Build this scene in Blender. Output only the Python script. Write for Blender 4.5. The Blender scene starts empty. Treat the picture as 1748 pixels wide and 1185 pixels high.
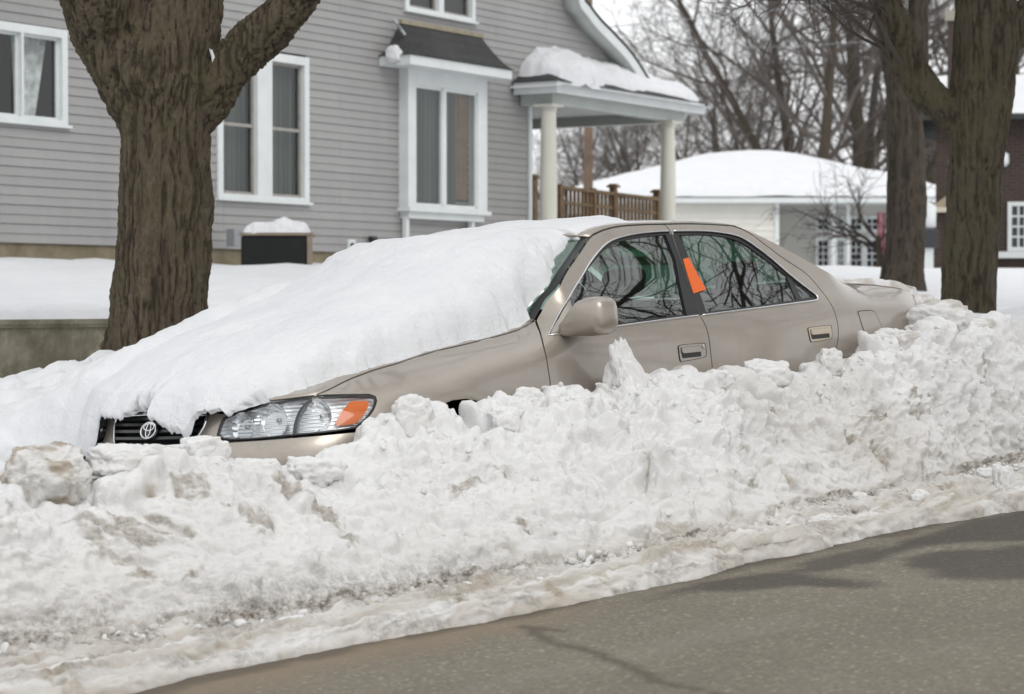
import bpy, math, random
import numpy as np
from mathutils import Vector, Matrix
from mathutils.geometry import delaunay_2d_cdt

R = math.radians
sc = bpy.context.scene
C = sc.collection

# ---------------------------------------------------------------- camera, world, sun, exposure
FPX, CX, CY = 3900.0, 874.0, 592.5            # focal length / centre in photo pixels (1748 wide)
PITCH = 82.0 / FPX
CAMZ = 1.19
cam = bpy.data.cameras.new("camera")
camo = bpy.data.objects.new("camera", cam)
C.objects.link(camo)
camo.location = (0, 0, CAMZ)
camo.rotation_euler = (R(90) - PITCH, 0, 0)
cam.sensor_width = 36.0
cam.lens = FPX / 1748.0 * 36.0
cam.clip_start = 0.1
cam.clip_end = 2000
cam.dof.use_dof = True
cam.dof.focus_distance = 10.2
cam.dof.aperture_fstop = 4.5
sc.camera = camo

world = bpy.data.worlds.new("World")
sc.world = world
world.use_nodes = True
wn = world.node_tree
wn.nodes.clear()
w_out = wn.nodes.new('ShaderNodeOutputWorld')
w_bg = wn.nodes.new('ShaderNodeBackground')
w_sky = wn.nodes.new('ShaderNodeTexSky')
w_sky.sky_type = 'NISHITA'
w_sky.sun_disc = False
SUN_EL, SUN_ROT = R(42), R(150)
w_sky.sun_elevation = SUN_EL
w_sky.sun_rotation = SUN_ROT
w_sky.air_density = 1.0
w_sky.dust_density = 4.0
w_sky.ozone_density = 1.0
w_hsv = wn.nodes.new('ShaderNodeHueSaturation')      # an overcast sky has next to no colour
w_hsv.inputs['Saturation'].default_value = 0.10
w_mix = wn.nodes.new('ShaderNodeMix')
w_mix.data_type = 'RGBA'
w_mix.inputs[0].default_value = 0.85
w_mix.inputs[7].default_value = (10.6, 10.75, 10.95, 1)
wn.links.new(w_sky.outputs[0], w_hsv.inputs['Color'])
wn.links.new(w_hsv.outputs[0], w_mix.inputs[6])
wn.links.new(w_mix.outputs[2], w_bg.inputs[0])
w_bg.inputs[1].default_value = 0.1
wn.links.new(w_bg.outputs[0], w_out.inputs[0])

sun = bpy.data.lights.new("sun", 'SUN')
sun.energy = 0.75
sun.angle = R(28)
sun.color = (1.0, 0.97, 0.93)
suno = bpy.data.objects.new("sun", sun)
C.objects.link(suno)
_sd = Vector((math.sin(SUN_ROT) * math.cos(SUN_EL), math.cos(SUN_ROT) * math.cos(SUN_EL), math.sin(SUN_EL)))
suno.rotation_euler = _sd.to_track_quat('Z', 'Y').to_euler()
suno.location = (0, -5, 20)

sc.view_settings.view_transform = 'Standard'
sc.view_settings.look = 'None'
sc.view_settings.exposure = 0.24
sc.view_settings.gamma = 1.0
sc.view_settings.use_curve_mapping = False
sc.render.engine = 'CYCLES'
sc.cycles.use_denoising = True
sc.cycles.max_bounces = 10
sc.cycles.transparent_max_bounces = 16

# ---------------------------------------------------------------- frames
# street frame: s runs back along the parked car, t towards the road, h up from the sloping street
B_ = np.array([0.69346033, 0.71881405, 0.04918472])
L_ = np.array([0.71867377, -0.693325, 0.05299492])
U_ = np.array([-0.07219474, 0.00140211, 0.99738957])
O_ = np.array([-1.46349402, 9.25681229, -1.18844989 + CAMZ])

def st2w(s, t, h):
    s, t, h = (np.asarray(v, float)[..., None] for v in (s, t, h))
    return O_ + s * B_ + t * L_ + h * U_

def w2st(p):
    w = np.asarray(p, float) - O_
    return w @ B_, w @ L_, w @ U_

CP, SP = math.cos(PITCH), math.sin(PITCH)
CAMP = np.array([0, 0, CAMZ])

def ray(px, py):
    a = (px - CX) / FPX
    e = -(py - CY) / FPX
    return np.array([a, CP + e * SP, -SP + e * CP])

def proj(W):
    W = np.asarray(W, float) - CAMP
    d = W[..., 1] * CP - W[..., 2] * SP
    v = W[..., 1] * SP + W[..., 2] * CP
    return np.stack([CX + FPX * W[..., 0] / d, CY - FPX * v / d], -1)

def at(px, py, depth):
    v = ray(px, py)
    return CAMP + v * (depth / v[1])

def plane_hit(px, py, n, q):
    v = ray(px, py)
    return CAMP + v * (np.dot(n, np.asarray(q) - CAMP) / np.dot(n, v))

# ---------------------------------------------------------------- noise (vectorised)
def _h(i, j, k, seed):
    with np.errstate(over='ignore'):
        n = (i * 374761393 + j * 668265263 + k * 2147483647 + seed * 1442695041).astype(np.uint32)
        n = (n ^ (n >> 13)) * np.uint32(1274126177)
        n = (n ^ (n >> 16)) * np.uint32(2246822519)
        n = n ^ (n >> 15)
    return n.astype(np.float64) / 4294967295.0

def noise(P, scale=1.0, seed=0):
    P = np.asarray(P, float) * scale + 1000.0
    i = np.floor(P).astype(np.int64)
    f = P - i
    f = f * f * f * (f * (f * 6 - 15) + 10)
    r = 0
    for dx in (0, 1):
        for dy in (0, 1):
            for dz in (0, 1):
                w = (f[:, 0] if dx else 1 - f[:, 0]) * (f[:, 1] if dy else 1 - f[:, 1]) * (f[:, 2] if dz else 1 - f[:, 2])
                r = r + w * _h(i[:, 0] + dx, i[:, 1] + dy, i[:, 2] + dz, seed)
    return r * 2 - 1

def fbm(P, scale, octs=4, seed=0, gain=0.5):
    a, r, s = 1.0, 0, scale
    for o in range(octs):
        r = r + a * noise(P, s, seed + o * 17)
        a *= gain
        s *= 2.03
    return r

def worley(P, scale, seed=0):
    """distance to the nearest cell point (0..~1) and a per-cell random"""
    P = np.asarray(P, float) * scale + 1000.0
    i = np.floor(P).astype(np.int64)
    best = np.full(len(P), 9.0)
    rid = np.zeros(len(P))
    for dx in (-1, 0, 1):
        for dy in (-1, 0, 1):
            for dz in (-1, 0, 1):
                c = i + np.array([dx, dy, dz])
                q = np.stack([_h(c[:, 0], c[:, 1], c[:, 2], seed + s) for s in (1, 2, 3)], 1)
                d = np.sum((c + q - P) ** 2, 1)
                m = d < best
                best[m] = d[m]
                rid[m] = _h(c[:, 0], c[:, 1], c[:, 2], seed + 4)[m]
    return np.sqrt(best), rid

def sstep(a, b, x):
    t = np.clip((np.asarray(x, float) - a) / (b - a), 0, 1)
    return t * t * (3 - 2 * t)

# ---------------------------------------------------------------- materials
def srgb(r, g, b):
    f = lambda c: ((c / 255) / 12.92 if c / 255 <= .04045 else ((c / 255 + .055) / 1.055) ** 2.4)
    return (f(r), f(g), f(b), 1)

class NT:
    """small helper around one material's node tree"""
    def __init__(s, name):
        s.m = bpy.data.materials.new(name)
        s.m.use_nodes = True
        s.t = s.m.node_tree
        s.b = s.t.nodes['Principled BSDF']
        s.out = s.t.nodes['Material Output']
    def n(s, typ, **kw):
        x = s.t.nodes.new(typ)
        for k, v in kw.items():
            setattr(x, k, v)
        return x
    def l(s, a, b):
        s.t.links.new(a, b)
    def coord(s, scale=(1, 1, 1), kind='Object'):
        c = s.n('ShaderNodeTexCoord')
        m = s.n('ShaderNodeMapping')
        m.inputs['Scale'].default_value = scale
        s.l(c.outputs[kind], m.inputs['Vector'])
        return m.outputs[0]
    def noise(s, scale, detail=4, rough=.55, vec=None):
        x = s.n('ShaderNodeTexNoise')
        x.inputs['Scale'].default_value = scale
        x.inputs['Detail'].default_value = detail
        x.inputs['Roughness'].default_value = rough
        if vec is not None:
            s.l(vec, x.inputs['Vector'])
        return x.outputs[0]
    def ramp(s, fac, stops):
        x = s.n('ShaderNodeValToRGB')
        e = x.color_ramp.elements
        while len(e) < len(stops):
            e.new(0.5)
        for i, (p, c) in enumerate(stops):
            e[i].position = p
            e[i].color = c if len(c) == 4 else (*c, 1)
        s.l(fac, x.inputs[0])
        return x.outputs[0]
    def mix(s, fac, a, b, mode='MIX'):
        x = s.n('ShaderNodeMix', data_type='RGBA', blend_type=mode)
        for sock, v in ((x.inputs[0], fac), (x.inputs[6], a), (x.inputs[7], b)):
            if isinstance(v, (int, float)):
                sock.default_value = v
            elif isinstance(v, tuple):
                sock.default_value = v
            else:
                s.l(v, sock)
        return x.outputs[2]
    def bump(s, h, strength=.3, dist=.02, normal=None):
        x = s.n('ShaderNodeBump')
        x.inputs['Strength'].default_value = strength
        x.inputs['Distance'].default_value = dist
        s.l(h, x.inputs['Height'])
        if normal is not None:
            s.l(normal, x.inputs['Normal'])
        s.l(x.outputs[0], s.b.inputs['Normal'])
        return x.outputs[0]
    def col(s, c):
        if isinstance(c, tuple):
            s.b.inputs['Base Color'].default_value = c
        else:
            s.l(c, s.b.inputs['Base Color'])
    def set(s, **kw):
        for k, v in kw.items():
            s.b.inputs[k.replace('_', ' ')].default_value = v

def plain(name, c, rough=.5, metal=0.0, spec=.5, var=.0, vscale=8):
    t = NT(name)
    c = c if len(c) == 4 else (*c, 1)
    if var:
        d = tuple(x * (1 - var) for x in c[:3]) + (1,)
        e = tuple(min(1, x * (1 + var)) for x in c[:3]) + (1,)
        t.col(t.ramp(t.noise(vscale, 5, .6, t.coord()), [(.3, d), (.7, e)]))
    else:
        t.col(c)
    t.set(Roughness=rough, Metallic=metal)
    t.b.inputs['Specular IOR Level'].default_value = spec
    return t.m

M = {}
t = NT("car_paint")
v = t.coord()
cv = t.ramp(t.noise(2.2, 4, .6, v), [(.35, (.345, .304, .258, 1)), (.7, (.385, .342, .295, 1))])
# road-salt film: dull pale spatter, heavier low on the doors
geo = t.n('ShaderNodeSeparateXYZ'); t.l(v, geo.inputs[0])
lowm = t.n('ShaderNodeMapRange'); lowm.inputs[1].default_value = .95; lowm.inputs[2].default_value = .45
t.l(geo.outputs[2], lowm.inputs[0])
sn = t.ramp(t.noise(7, 7, .75, t.coord((1, .5, 1.6))), [(.42, (0, 0, 0, 1)), (.75, (.6, .6, .6, 1))])
sm0 = t.n('ShaderNodeMath', operation='MULTIPLY'); t.l(lowm.outputs[0], sm0.inputs[0]); t.l(sn, sm0.inputs[1])
refl_strk = t.ramp(t.noise(9, 6, .7, t.coord((1, 2.2, .25))), [(.48, (0, 0, 0, 1)), (.8, (.30, .30, .30, 1))])  # pale streaks imitating reflections, painted into the body colour
c0 = t.mix(refl_strk, cv, (.40, .385, .36, 1))
t.col(t.mix(sm0.outputs[0], c0, (.50, .47, .42, 1)))
t.set(Metallic=.62, Roughness=.36, Coat_Weight=.9, Coat_Roughness=.045)
rr = t.n('ShaderNodeMapRange')
rr.inputs[3].default_value = .03
rr.inputs[4].default_value = .12
t.l(t.noise(5, 5, .6, v), rr.inputs[0])
t.l(rr.outputs[0], t.b.inputs['Coat Roughness'])
M['paint'] = t.m
M['handle_paint'] = plain("handle_paint", (.47, .405, .315), .38)
M['black_trim'] = plain("black_trim", (.012, .012, .013), .38)
M['rubber'] = plain("rubber", (.01, .01, .01), .6)
M['chrome'] = plain("chrome", (.75, .75, .76), .12, 1.0)
M['cavity'] = plain("cavity", (.006, .006, .006), .8)
M['grille'] = plain("grille_plastic", (.016, .017, .018), .3)
M['interior'] = plain("interior_cloth", (.030, .029, .027), .9, var=.2)
M['dash'] = plain("dashboard_plastic", (.03, .03, .03), .6)
M['red_lens'] = plain("red_lens", (.28, .01, .012), .08)
M['orange_sticker'] = plain("orange_paper", (.72, .125, .012), .6, var=.03)
M['tyre'] = plain("tyre_rubber", (.018, .018, .018), .8)
M['alloy'] = plain("alloy", (.45, .45, .46), .35, .9)
t = NT("amber_lens")
t.col((.62, .12, .001, 1))
t.set(Roughness=.35)
t.b.inputs['Specular IOR Level'].default_value = .2
M['amber'] = t.m

def glassmat(name, tint, rough=.0, f0=.06, f1=1.0):
    t = NT(name)
    t.t.nodes.remove(t.b)
    tr = t.n('ShaderNodeBsdfTransparent')
    tr.inputs[0].default_value = tint
    gl = t.n('ShaderNodeBsdfGlossy')
    gl.inputs['Roughness'].default_value = rough
    fr = t.n('ShaderNodeLayerWeight')
    fr.inputs[0].default_value = .5
    pw = t.n('ShaderNodeMath', operation='POWER')
    t.l(fr.outputs['Facing'], pw.inputs[0]); pw.inputs[1].default_value = 4.0
    mr = t.n('ShaderNodeMapRange')
    mr.inputs[3].default_value = f0
    mr.inputs[4].default_value = f1
    t.l(pw.outputs[0], mr.inputs[0])
    mx = t.n('ShaderNodeMixShader')
    t.l(mr.outputs[0], mx.inputs[0])
    t.l(tr.outputs[0], mx.inputs[1])
    t.l(gl.outputs[0], mx.inputs[2])
    t.l(mx.outputs[0], t.out.inputs[0])
    return t.m
M['car_glass'] = glassmat("car_glass", (.38, .56, .48, 1), f0=.19)
M['lens_glass'] = glassmat("clear_lens", (.93, .95, .96, 1), f0=.05)
t = NT("lamp_reflector")
v = t.coord()
vo = t.n('ShaderNodeTexVoronoi', feature='F1')
vo.inputs['Scale'].default_value = 26
t.l(v, vo.inputs['Vector'])
t.col((.90, .91, .92, 1))
t.set(Metallic=.85, Roughness=.16)
t.bump(vo.outputs[0], .6, .02)
M['reflector'] = t.m
t = NT("fluted_reflector")
wv = t.n('ShaderNodeTexWave', bands_direction='Z')
wv.inputs['Scale'].default_value = 22
t.l(t.coord(), wv.inputs['Vector'])
t.col((.80, .80, .81, 1))
t.set(Metallic=.75, Roughness=.28)
t.bump(wv.outputs[1], .35, .012)
M['flutes'] = t.m

# ---------------------------------------------------------------- mesh helpers
def tag(o, label=None, cat=None, group=None, kind=None):
    if label: o['label'] = label
    if cat: o['category'] = cat
    if group: o['group'] = group
    if kind: o['kind'] = kind
    return o

def link(name, me, mat=None, parent=None, smooth=False):
    o = bpy.data.objects.new(name, me)
    C.objects.link(o)
    if mat is not None:
        for m in (mat if isinstance(mat, (list, tuple)) else [mat]):
            me.materials.append(m)
    if smooth:
        me.polygons.foreach_set('use_smooth', np.ones(len(me.polygons), bool))
    if parent is not None:
        o.parent = parent
    return o

def empty(name, M4=None, parent=None):
    o = bpy.data.objects.new(name, None)
    o.empty_display_size = .2
    C.objects.link(o)
    if M4 is not None:
        o.matrix_world = M4
    if parent: o.parent = parent
    return o

def mesh_np(name, V, F):
    me = bpy.data.meshes.new(name)
    V = np.asarray(V, np.float32)
    if isinstance(F, np.ndarray):
        k = F.shape[1]
        me.vertices.add(len(V))
        me.vertices.foreach_set('co', V.ravel())
        me.loops.add(F.size)
        me.loops.foreach_set('vertex_index', F.ravel().astype(np.int32))
        me.polygons.add(len(F))
        me.polygons.foreach_set('loop_start', np.arange(0, F.size, k, dtype=np.int32))
        me.polygons.foreach_set('loop_total', np.full(len(F), k, np.int32))
        me.update(calc_edges=True)
    else:
        me.from_pydata([tuple(map(float, v)) for v in V], [], [tuple(map(int, f)) for f in F])
        me.update()
    return me

class MB:
    """collects shapes, then links them as one mesh object"""
    def __init__(s):
        s.v, s.f = [], []
    def add(s, V, F):
        b = len(s.v)
        s.v += [tuple(map(float, p)) for p in V]
        s.f += [tuple(int(i) + b for i in f) for f in F]
        return s
    def box(s, a, b, fr=None):
        (x0, y0, z0), (x1, y1, z1) = a, b
        x0, x1 = min(x0, x1), max(x0, x1)
        y0, y1 = min(y0, y1), max(y0, y1)
        z0, z1 = min(z0, z1), max(z0, z1)
        V = [(x0, y0, z0), (x1, y0, z0), (x1, y1, z0), (x0, y1, z0), (x0, y0, z1), (x1, y0, z1), (x1, y1, z1), (x0, y1, z1)]
        F = [(3, 2, 1, 0), (4, 5, 6, 7), (0, 1, 5, 4), (1, 2, 6, 5), (2, 3, 7, 6), (3, 0, 4, 7)]
        if fr is not None:
            V = [fr(*p) for p in V]
        return s.add(V, F)
    def tube(s, pts, rad, n=8, cap=True):
        pts = [np.asarray(p, float) for p in pts]
        rad = rad if hasattr(rad, '__len__') else [rad] * len(pts)
        b = len(s.v)
        up = None
        for i, p in enumerate(pts):
            d = (pts[min(i + 1, len(pts) - 1)] - pts[max(i - 1, 0)])
            d = d / (np.linalg.norm(d) + 1e-9)
            if up is None:
                up = np.array([0, 0, 1.]) if abs(d[2]) < .9 else np.array([1., 0, 0])
            x = np.cross(d, up); x /= np.linalg.norm(x) + 1e-9
            y = np.cross(d, x)
            up = -y if np.dot(-y, up) > np.dot(y, up) else y
            for k in range(n):
                a = 2 * math.pi * k / n
                s.v.append(tuple(p + rad[i] * (math.cos(a) * x + math.sin(a) * y)))
        for i in range(len(pts) - 1):
            for k in range(n):
                a, c = b + i * n + k, b + i * n + (k + 1) % n
                s.f.append((a, c, c + n, a + n))
        if cap:
            s.f.append(tuple(b + k for k in reversed(range(n))))
            s.f.append(tuple(b + (len(pts) - 1) * n + k for k in range(n)))
        return s
    def lathe(s, prof, n=24, fr=None):
        """prof: (r, z) list"""
        b = len(s.v)
        for r, z in prof:
            for k in range(n):
                a = 2 * math.pi * k / n
                p = (r * math.cos(a), r * math.sin(a), z)
                s.v.append(tuple(fr(*p)) if fr else p)
        for i in range(len(prof) - 1):
            for k in range(n):
                a, c = b + i * n + k, b + i * n + (k + 1) % n
                s.f.append((a, c, c + n, a + n))
        return s
    def build(s, name, mat=None, parent=None, smooth=False, bevel=0, recalc=True):
        me = mesh_np(name, s.v, s.f)
        if recalc:
            import bmesh
            bm = bmesh.new(); bm.from_mesh(me)
            bmesh.ops.recalc_face_normals(bm, faces=bm.faces)
            bm.to_mesh(me); bm.free()
        o = link(name, me, mat, parent, smooth)
        if bevel:
            m = o.modifiers.new('bevel', 'BEVEL'); m.width = bevel; m.segments = 2; m.limit_method = 'ANGLE'
        return o

def resample(pts, step, closed=False):
    P = np.asarray(pts, float)
    if closed:
        P = np.vstack([P, P[:1]])
    d = np.r_[0, np.cumsum(np.linalg.norm(np.diff(P, axis=0), axis=1))]
    n = max(2, int(round(d[-1] / step)) + 1)
    s = np.linspace(0, d[-1], n)
    # keep sharp corners: merge original knots
    s = np.unique(np.round(np.r_[s, d], 6))
    keep = [s[0]]
    ds = set(np.round(d, 6))
    for x in s[1:]:
        if x - keep[-1] < step * .35:
            if x in ds and keep[-1] not in ds:
                keep[-1] = x
            elif x in ds:
                keep.append(x)
            continue
        keep.append(x)
    s = np.array(keep)
    Q = np.stack([np.interp(s, d, P[:, k]) for k in range(P.shape[1])], 1)
    return Q[:-1] if closed else Q

def spline(pts, n=6):
    """Catmull-Rom through points"""
    P = np.asarray(pts, float)
    if len(P) < 3:
        return P
    E = np.vstack([2 * P[0] - P[1], P, 2 * P[-1] - P[-2]])
    out = []
    for i in range(1, len(E) - 2):
        p0, p1, p2, p3 = E[i - 1], E[i], E[i + 1], E[i + 2]
        for k in range(n):
            t = k / n
            out.append(.5 * ((2 * p1) + (-p0 + p2) * t + (2 * p0 - 5 * p1 + 4 * p2 - p3) * t * t + (-p0 + 3 * p1 - 3 * p2 + p3) * t ** 3))
    out.append(P[-1])
    return np.array(out)

def inpoly(P, poly):
    x, y = P[:, 0], P[:, 1]
    r = np.zeros(len(P), bool)
    n = len(poly)
    j = n - 1
    for i in range(n):
        xi, yi = poly[i]; xj, yj = poly[j]
        c = ((yi > y) != (yj > y)) & (x < (xj - xi) * (y - yi) / (yj - yi + 1e-15) + xi)
        r ^= c
        j = i
    return r

def area2(p):
    x, y = p[:, 0], p[:, 1]
    return np.sum(x * np.roll(y, -1) - np.roll(x, -1) * y)

def shrink(poly, d):
    p = np.asarray(poly, float)
    if area2(p) < 0:
        p = p[::-1]
    e = np.roll(p, -1, 0) - p
    e /= np.linalg.norm(e, axis=1)[:, None] + 1e-12
    n = np.stack([-e[:, 1], e[:, 0]], 1)
    m = n + np.roll(n, 1, 0)
    k = np.sum(m * n, 1)[:, None]
    return p + d * m * 1.0 / np.maximum(k, .5)

def tri2d(loops, res):
    """triangulate loops[0] minus loops[1:]; returns points, tris and boundary index loops"""
    pts, edges, idx = [], [], []
    for lp in loops:
        b = len(pts)
        pts += [tuple(q) for q in lp]
        n = len(lp)
        edges += [(b + i, b + (i + 1) % n) for i in range(n)]
        idx.append(list(range(b, b + n)))
    lo = np.min(loops[0], 0); hi = np.max(loops[0], 0)
    gx, gy = np.meshgrid(np.arange(lo[0] + res * .5, hi[0], res), np.arange(lo[1] + res * .5, hi[1], res))
    G = np.stack([gx.ravel(), gy.ravel()], 1)
    if len(G):
        ok = inpoly(G, loops[0])
        for h in loops[1:]:
            ok &= ~inpoly(G, h)
        B = np.array(pts)
        G = G[ok]
        if len(G):
            dm = np.min(((G[:, None, :] - B[None, :, :]) ** 2).sum(2), 1)
            G = G[dm > (res * .45) ** 2]
            pts += [tuple(q) for q in G]
    vo, eo, fo, ov, oe, of = delaunay_2d_cdt([Vector(q) for q in pts], edges, [], 0, 1e-7)
    V = np.array([tuple(q) for q in vo])
    F = np.array([list(f) for f in fo])
    cen = V[F].mean(1)
    ok = inpoly(cen, loops[0])
    for h in loops[1:]:
        ok &= ~inpoly(cen, h)
    F = F[ok]
    # map input indices to output
    m = {}
    for oi, lst in enumerate(ov):
        for i in lst:
            m[i] = oi
    idx = [[m[i] for i in lp] for lp in idx]
    return V, F, idx

# ================================================================ PARKED CAR
# car frame: x = lateral (towards the road), y = back from the nose, z = up; same axes as the street frame
CARM = Matrix(((L_[0], B_[0], U_[0], O_[0]), (L_[1], B_[1], U_[1], O_[1]), (L_[2], B_[2], U_[2], O_[2]), (0, 0, 0, 1)))

PLAN = spline([(.012, -.18), (0.0, 0.0), (.012, .18), (.045, .36), (.10, .545), (.185, .69), (.32, .795), (.52, .848), (.85, .872), (1.3, .882), (2.0, .890),
               (2.8, .888), (3.4, .876), (3.9, .856), (4.25, .840), (4.5, .806), (4.66, .725), (4.74, .55), (4.765, .25), (4.775, 0.0), (4.765, -.25)], 24)[24:-24]
_pd = np.r_[0, np.cumsum(np.linalg.norm(np.diff(PLAN, axis=0), axis=1))]
ULEN = _pd[-1]
_pt = np.gradient(PLAN, _pd, axis=0)
for _ in range(3):
    _pt = (_pt + np.roll(_pt, 6, 0) + np.roll(_pt, -6, 0)) / 3 if False else _pt
_pt /= np.linalg.norm(_pt, axis=1)[:, None]
U_SIDE0 = np.interp(.55, PLAN[:, 0], _pd)

def cubz(zk, ok):
    z = np.linspace(zk[0], zk[-1], 400)
    sp = spline(list(zip(zk, ok)), 12)
    o = np.argsort(sp[:, 0])
    return z, np.interp(z, sp[o, 0], sp[o, 1])
SZ, SO = cubz([.0, .15, .3, .45, .55, .65, .75, .85, .92, .97, 1.03, 1.12, 1.22, 1.32, 1.42, 1.6],
              [.14, .085, .045, .014, .003, .000, .004, .016, .034, .058, .092, .140, .190, .240, .292, .39])
FZ, FO = cubz([.0, .15, .25, .35, .45, .53, .58, .61, .65, .70, .75, .80, .9, 1.0],
              [.2, .11, .04, .008, .000, .004, .020, .040, .056, .074, .098, .130, .22, .32])
RZ, RO = cubz([.0, .2, .3, .4, .5, .6, .66, .7, .8, .9, 1.0, 1.1, 1.2],
              [.2, .08, .02, .0, .0, .006, .03, .05, .06, .075, .10, .2, .3])

def back_of(u):
    return np.interp(np.abs(u), _pd, PLAN[:, 0])

def ztop(bk):
    return np.interp(bk, [.2, .35, .6, 1.0, 1.5, 1.8], [.715, .745, .80, .868, .945, .98])

def offs(u, z):
    u = np.abs(u)
    bk = back_of(u)
    wF = 1 - sstep(.10, .62, bk)
    wR = sstep(4.30, 4.72, bk)
    side = np.interp(z, SZ, SO)
    o = side * (1 - wF - wR) + np.interp(z, FZ, FO) * wF + np.interp(z, RZ, RO) * wR
    # front wing rolls over to the bonnet
    zt = ztop(bk)
    k = np.clip((z - (zt - .17)) / .17, 0, 1.6)
    o = o + (1 - sstep(1.42, 1.78, bk)) * sstep(.25, .6, bk) * .125 * k ** 2.6
    # rear wing rolls over to the boot lid
    k = np.clip((z - .87) / .16, 0, 1.5)
    o = o + sstep(3.75, 4.15, bk) * (1 - .6 * wR) * (.10 * k ** 2.2)
    # flared wheel-arch lips
    for bc, rr_ in ((ARCH_F), (ARCH_R)):
        d = np.hypot(bk - bc[0], z - bc[1])
        o = o - .012 * np.exp(-((d - rr_ - .012) / .045) ** 2) * sstep(.2, .5, z + .15)
    return o
ARCH_F = ((.955, .335), .345)
ARCH_R = ((3.62, .325), .345)

def S(u, z):
    u = np.asarray(u, float); z = np.asarray(z, float)
    a = np.abs(u); sg = np.where(u < 0, -1.0, 1.0)
    bk = np.interp(a, _pd, PLAN[:, 0]); lt = np.interp(a, _pd, PLAN[:, 1])
    tb = np.interp(a, _pd, _pt[:, 0]); tl = np.interp(a, _pd, _pt[:, 1])
    o = offs(a, z)
    # inward normal of the plan curve = (tl, -tb) turned inwards
    return np.stack([(lt - o * tb) * sg, bk + o * tl, z], -1)

def Sn(u, z, e=1e-3):
    du = S(u + e, z) - S(u - e, z)
    dz = S(u, z + e) - S(u, z - e)
    n = np.cross(du, dz)
    return n / (np.linalg.norm(n, axis=-1)[..., None] + 1e-12)

def car2w(p):
    p = np.asarray(p, float)
    return O_ + p[..., 0:1] * L_ + p[..., 1:2] * B_ + p[..., 2:3] * U_

_gu, _gz = np.meshgrid(np.arange(-1.3, 5.6, .012), np.arange(.12, 1.5, .012), indexing='ij')
_gp = proj(car2w(S(_gu, _gz)))
_gn = Sn(_gu, _gz) @ np.stack([L_, B_, U_])
_gv = car2w(S(_gu, _gz)) - CAMP
_facing = np.sum(_gn * _gv, -1) < 0
def uz(px, py):
    """point of the car's side skin seen at a photo pixel"""
    d = (_gp[..., 0] - px) ** 2 + (_gp[..., 1] - py) ** 2 + np.where(_facing, 0, 4e3)
    i = np.unravel_index(np.argmin(d), d.shape)
    q = np.array([_gu[i], _gz[i]])
    best, bq = 1e9, q
    for _ in range(12):
        f0 = proj(car2w(S(q[0], q[1]))) - (px, py)
        if np.hypot(*f0) < best:
            best, bq = np.hypot(*f0), q.copy()
        e = 1e-4
        J = np.stack([(proj(car2w(S(q[0] + e, q[1]))) - (px, py) - f0) / e, (proj(car2w(S(q[0], q[1] + e))) - (px, py) - f0) / e], 1)
        st_ = np.linalg.lstsq(J, -f0, rcond=.05)[0]
        n_ = np.linalg.norm(st_)
        q = q + st_ * min(1, .03 / (n_ + 1e-9))
    return bq
def UZ(pts, step=.02, closed=False, smooth=True):
    q = np.array([uz(*p) for p in pts])
    if smooth and len(q) > 2 and not closed:
        q = spline(q, 4)
    return q

def panel(name, loop, mat, parent, holes=(), res=.045, inset=0.0, gap=.003, flange=.014, mirror=False, step=.02, smooth_n=True):
    """a skin panel: outline in (u, z) on the car's side surface, a folded edge round it"""
    loop = np.asarray(loop, float)
    if area2(loop) < 0: loop = loop[::-1]
    if gap: loop = shrink(loop, gap)
    loops = [resample(loop, step, True)] + [resample(h, step, True) for h in holes]
    V, F, idx = tri2d(loops, res)
    P = S(V[:, 0], V[:, 1]); N = Sn(V[:, 0], V[:, 1])
    P = P - N * inset
    # orientation
    t0 = P[F]
    fn = np.cross(t0[:, 1] - t0[:, 0], t0[:, 2] - t0[:, 0])
    if np.sum(fn * N[F[:, 0]]) < 0:
        F = F[:, ::-1]
    verts = [P]; faces = [list(f) for f in F]; nrm = [N]
    b = len(P)
    if flange:
        for lp in idx:
            n = len(lp)
            a = P[lp]; c = P[lp] - N[lp] * flange
            verts += [a, c]; nrm += [np.zeros((n, 3)), np.zeros((n, 3))]
            for i in range(n):
                j = (i + 1) % n
                faces.append([b + i, b + j, b + n + j, b + n + i])
            b += 2 * n
    V3 = np.vstack(verts); N3 = np.vstack(nrm)
    out = []
    for sgn in ((1, -1) if mirror else (1,)):
        W = V3 * np.array([sgn, 1, 1]); NN = N3 * np.array([sgn, 1, 1])
        FF = faces if sgn > 0 else [f[::-1] for f in faces]
        me = mesh_np(name, W, FF)
        o = link(name, me, mat, parent[0 if sgn > 0 else 1] if isinstance(parent, (list, tuple)) else parent, True)
        if smooth_n:
            me.normals_split_custom_set_from_vertices([tuple(x) for x in NN])
        out.append(o)
    return out if mirror else out[0]

def trimtube(name, uzpts, rad, mat, parent, out=.002, mirror=False, closed=False, flat=1.0):
    q = np.asarray(uzpts, float)
    q = resample(q, .025, closed)
    P = S(q[:, 0], q[:, 1]) + Sn(q[:, 0], q[:, 1]) * out
    if closed: P = np.vstack([P, P[:1]])
    res = []
    for sg in ((1, -1) if mirror else (1,)):
        m = MB().tube(P * np.array([sg, 1, 1]), rad, 6, not closed)
        res.append(m.build(name, mat, parent[0 if sg > 0 else 1] if isinstance(parent, (list, tuple)) else parent, True))
    return res if mirror else res[0]

car = empty("parked_car", CARM)
tag(car, "beige four-door sedan buried to its door handles in ploughed snow, hood and windshield under snow", "car")

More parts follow.
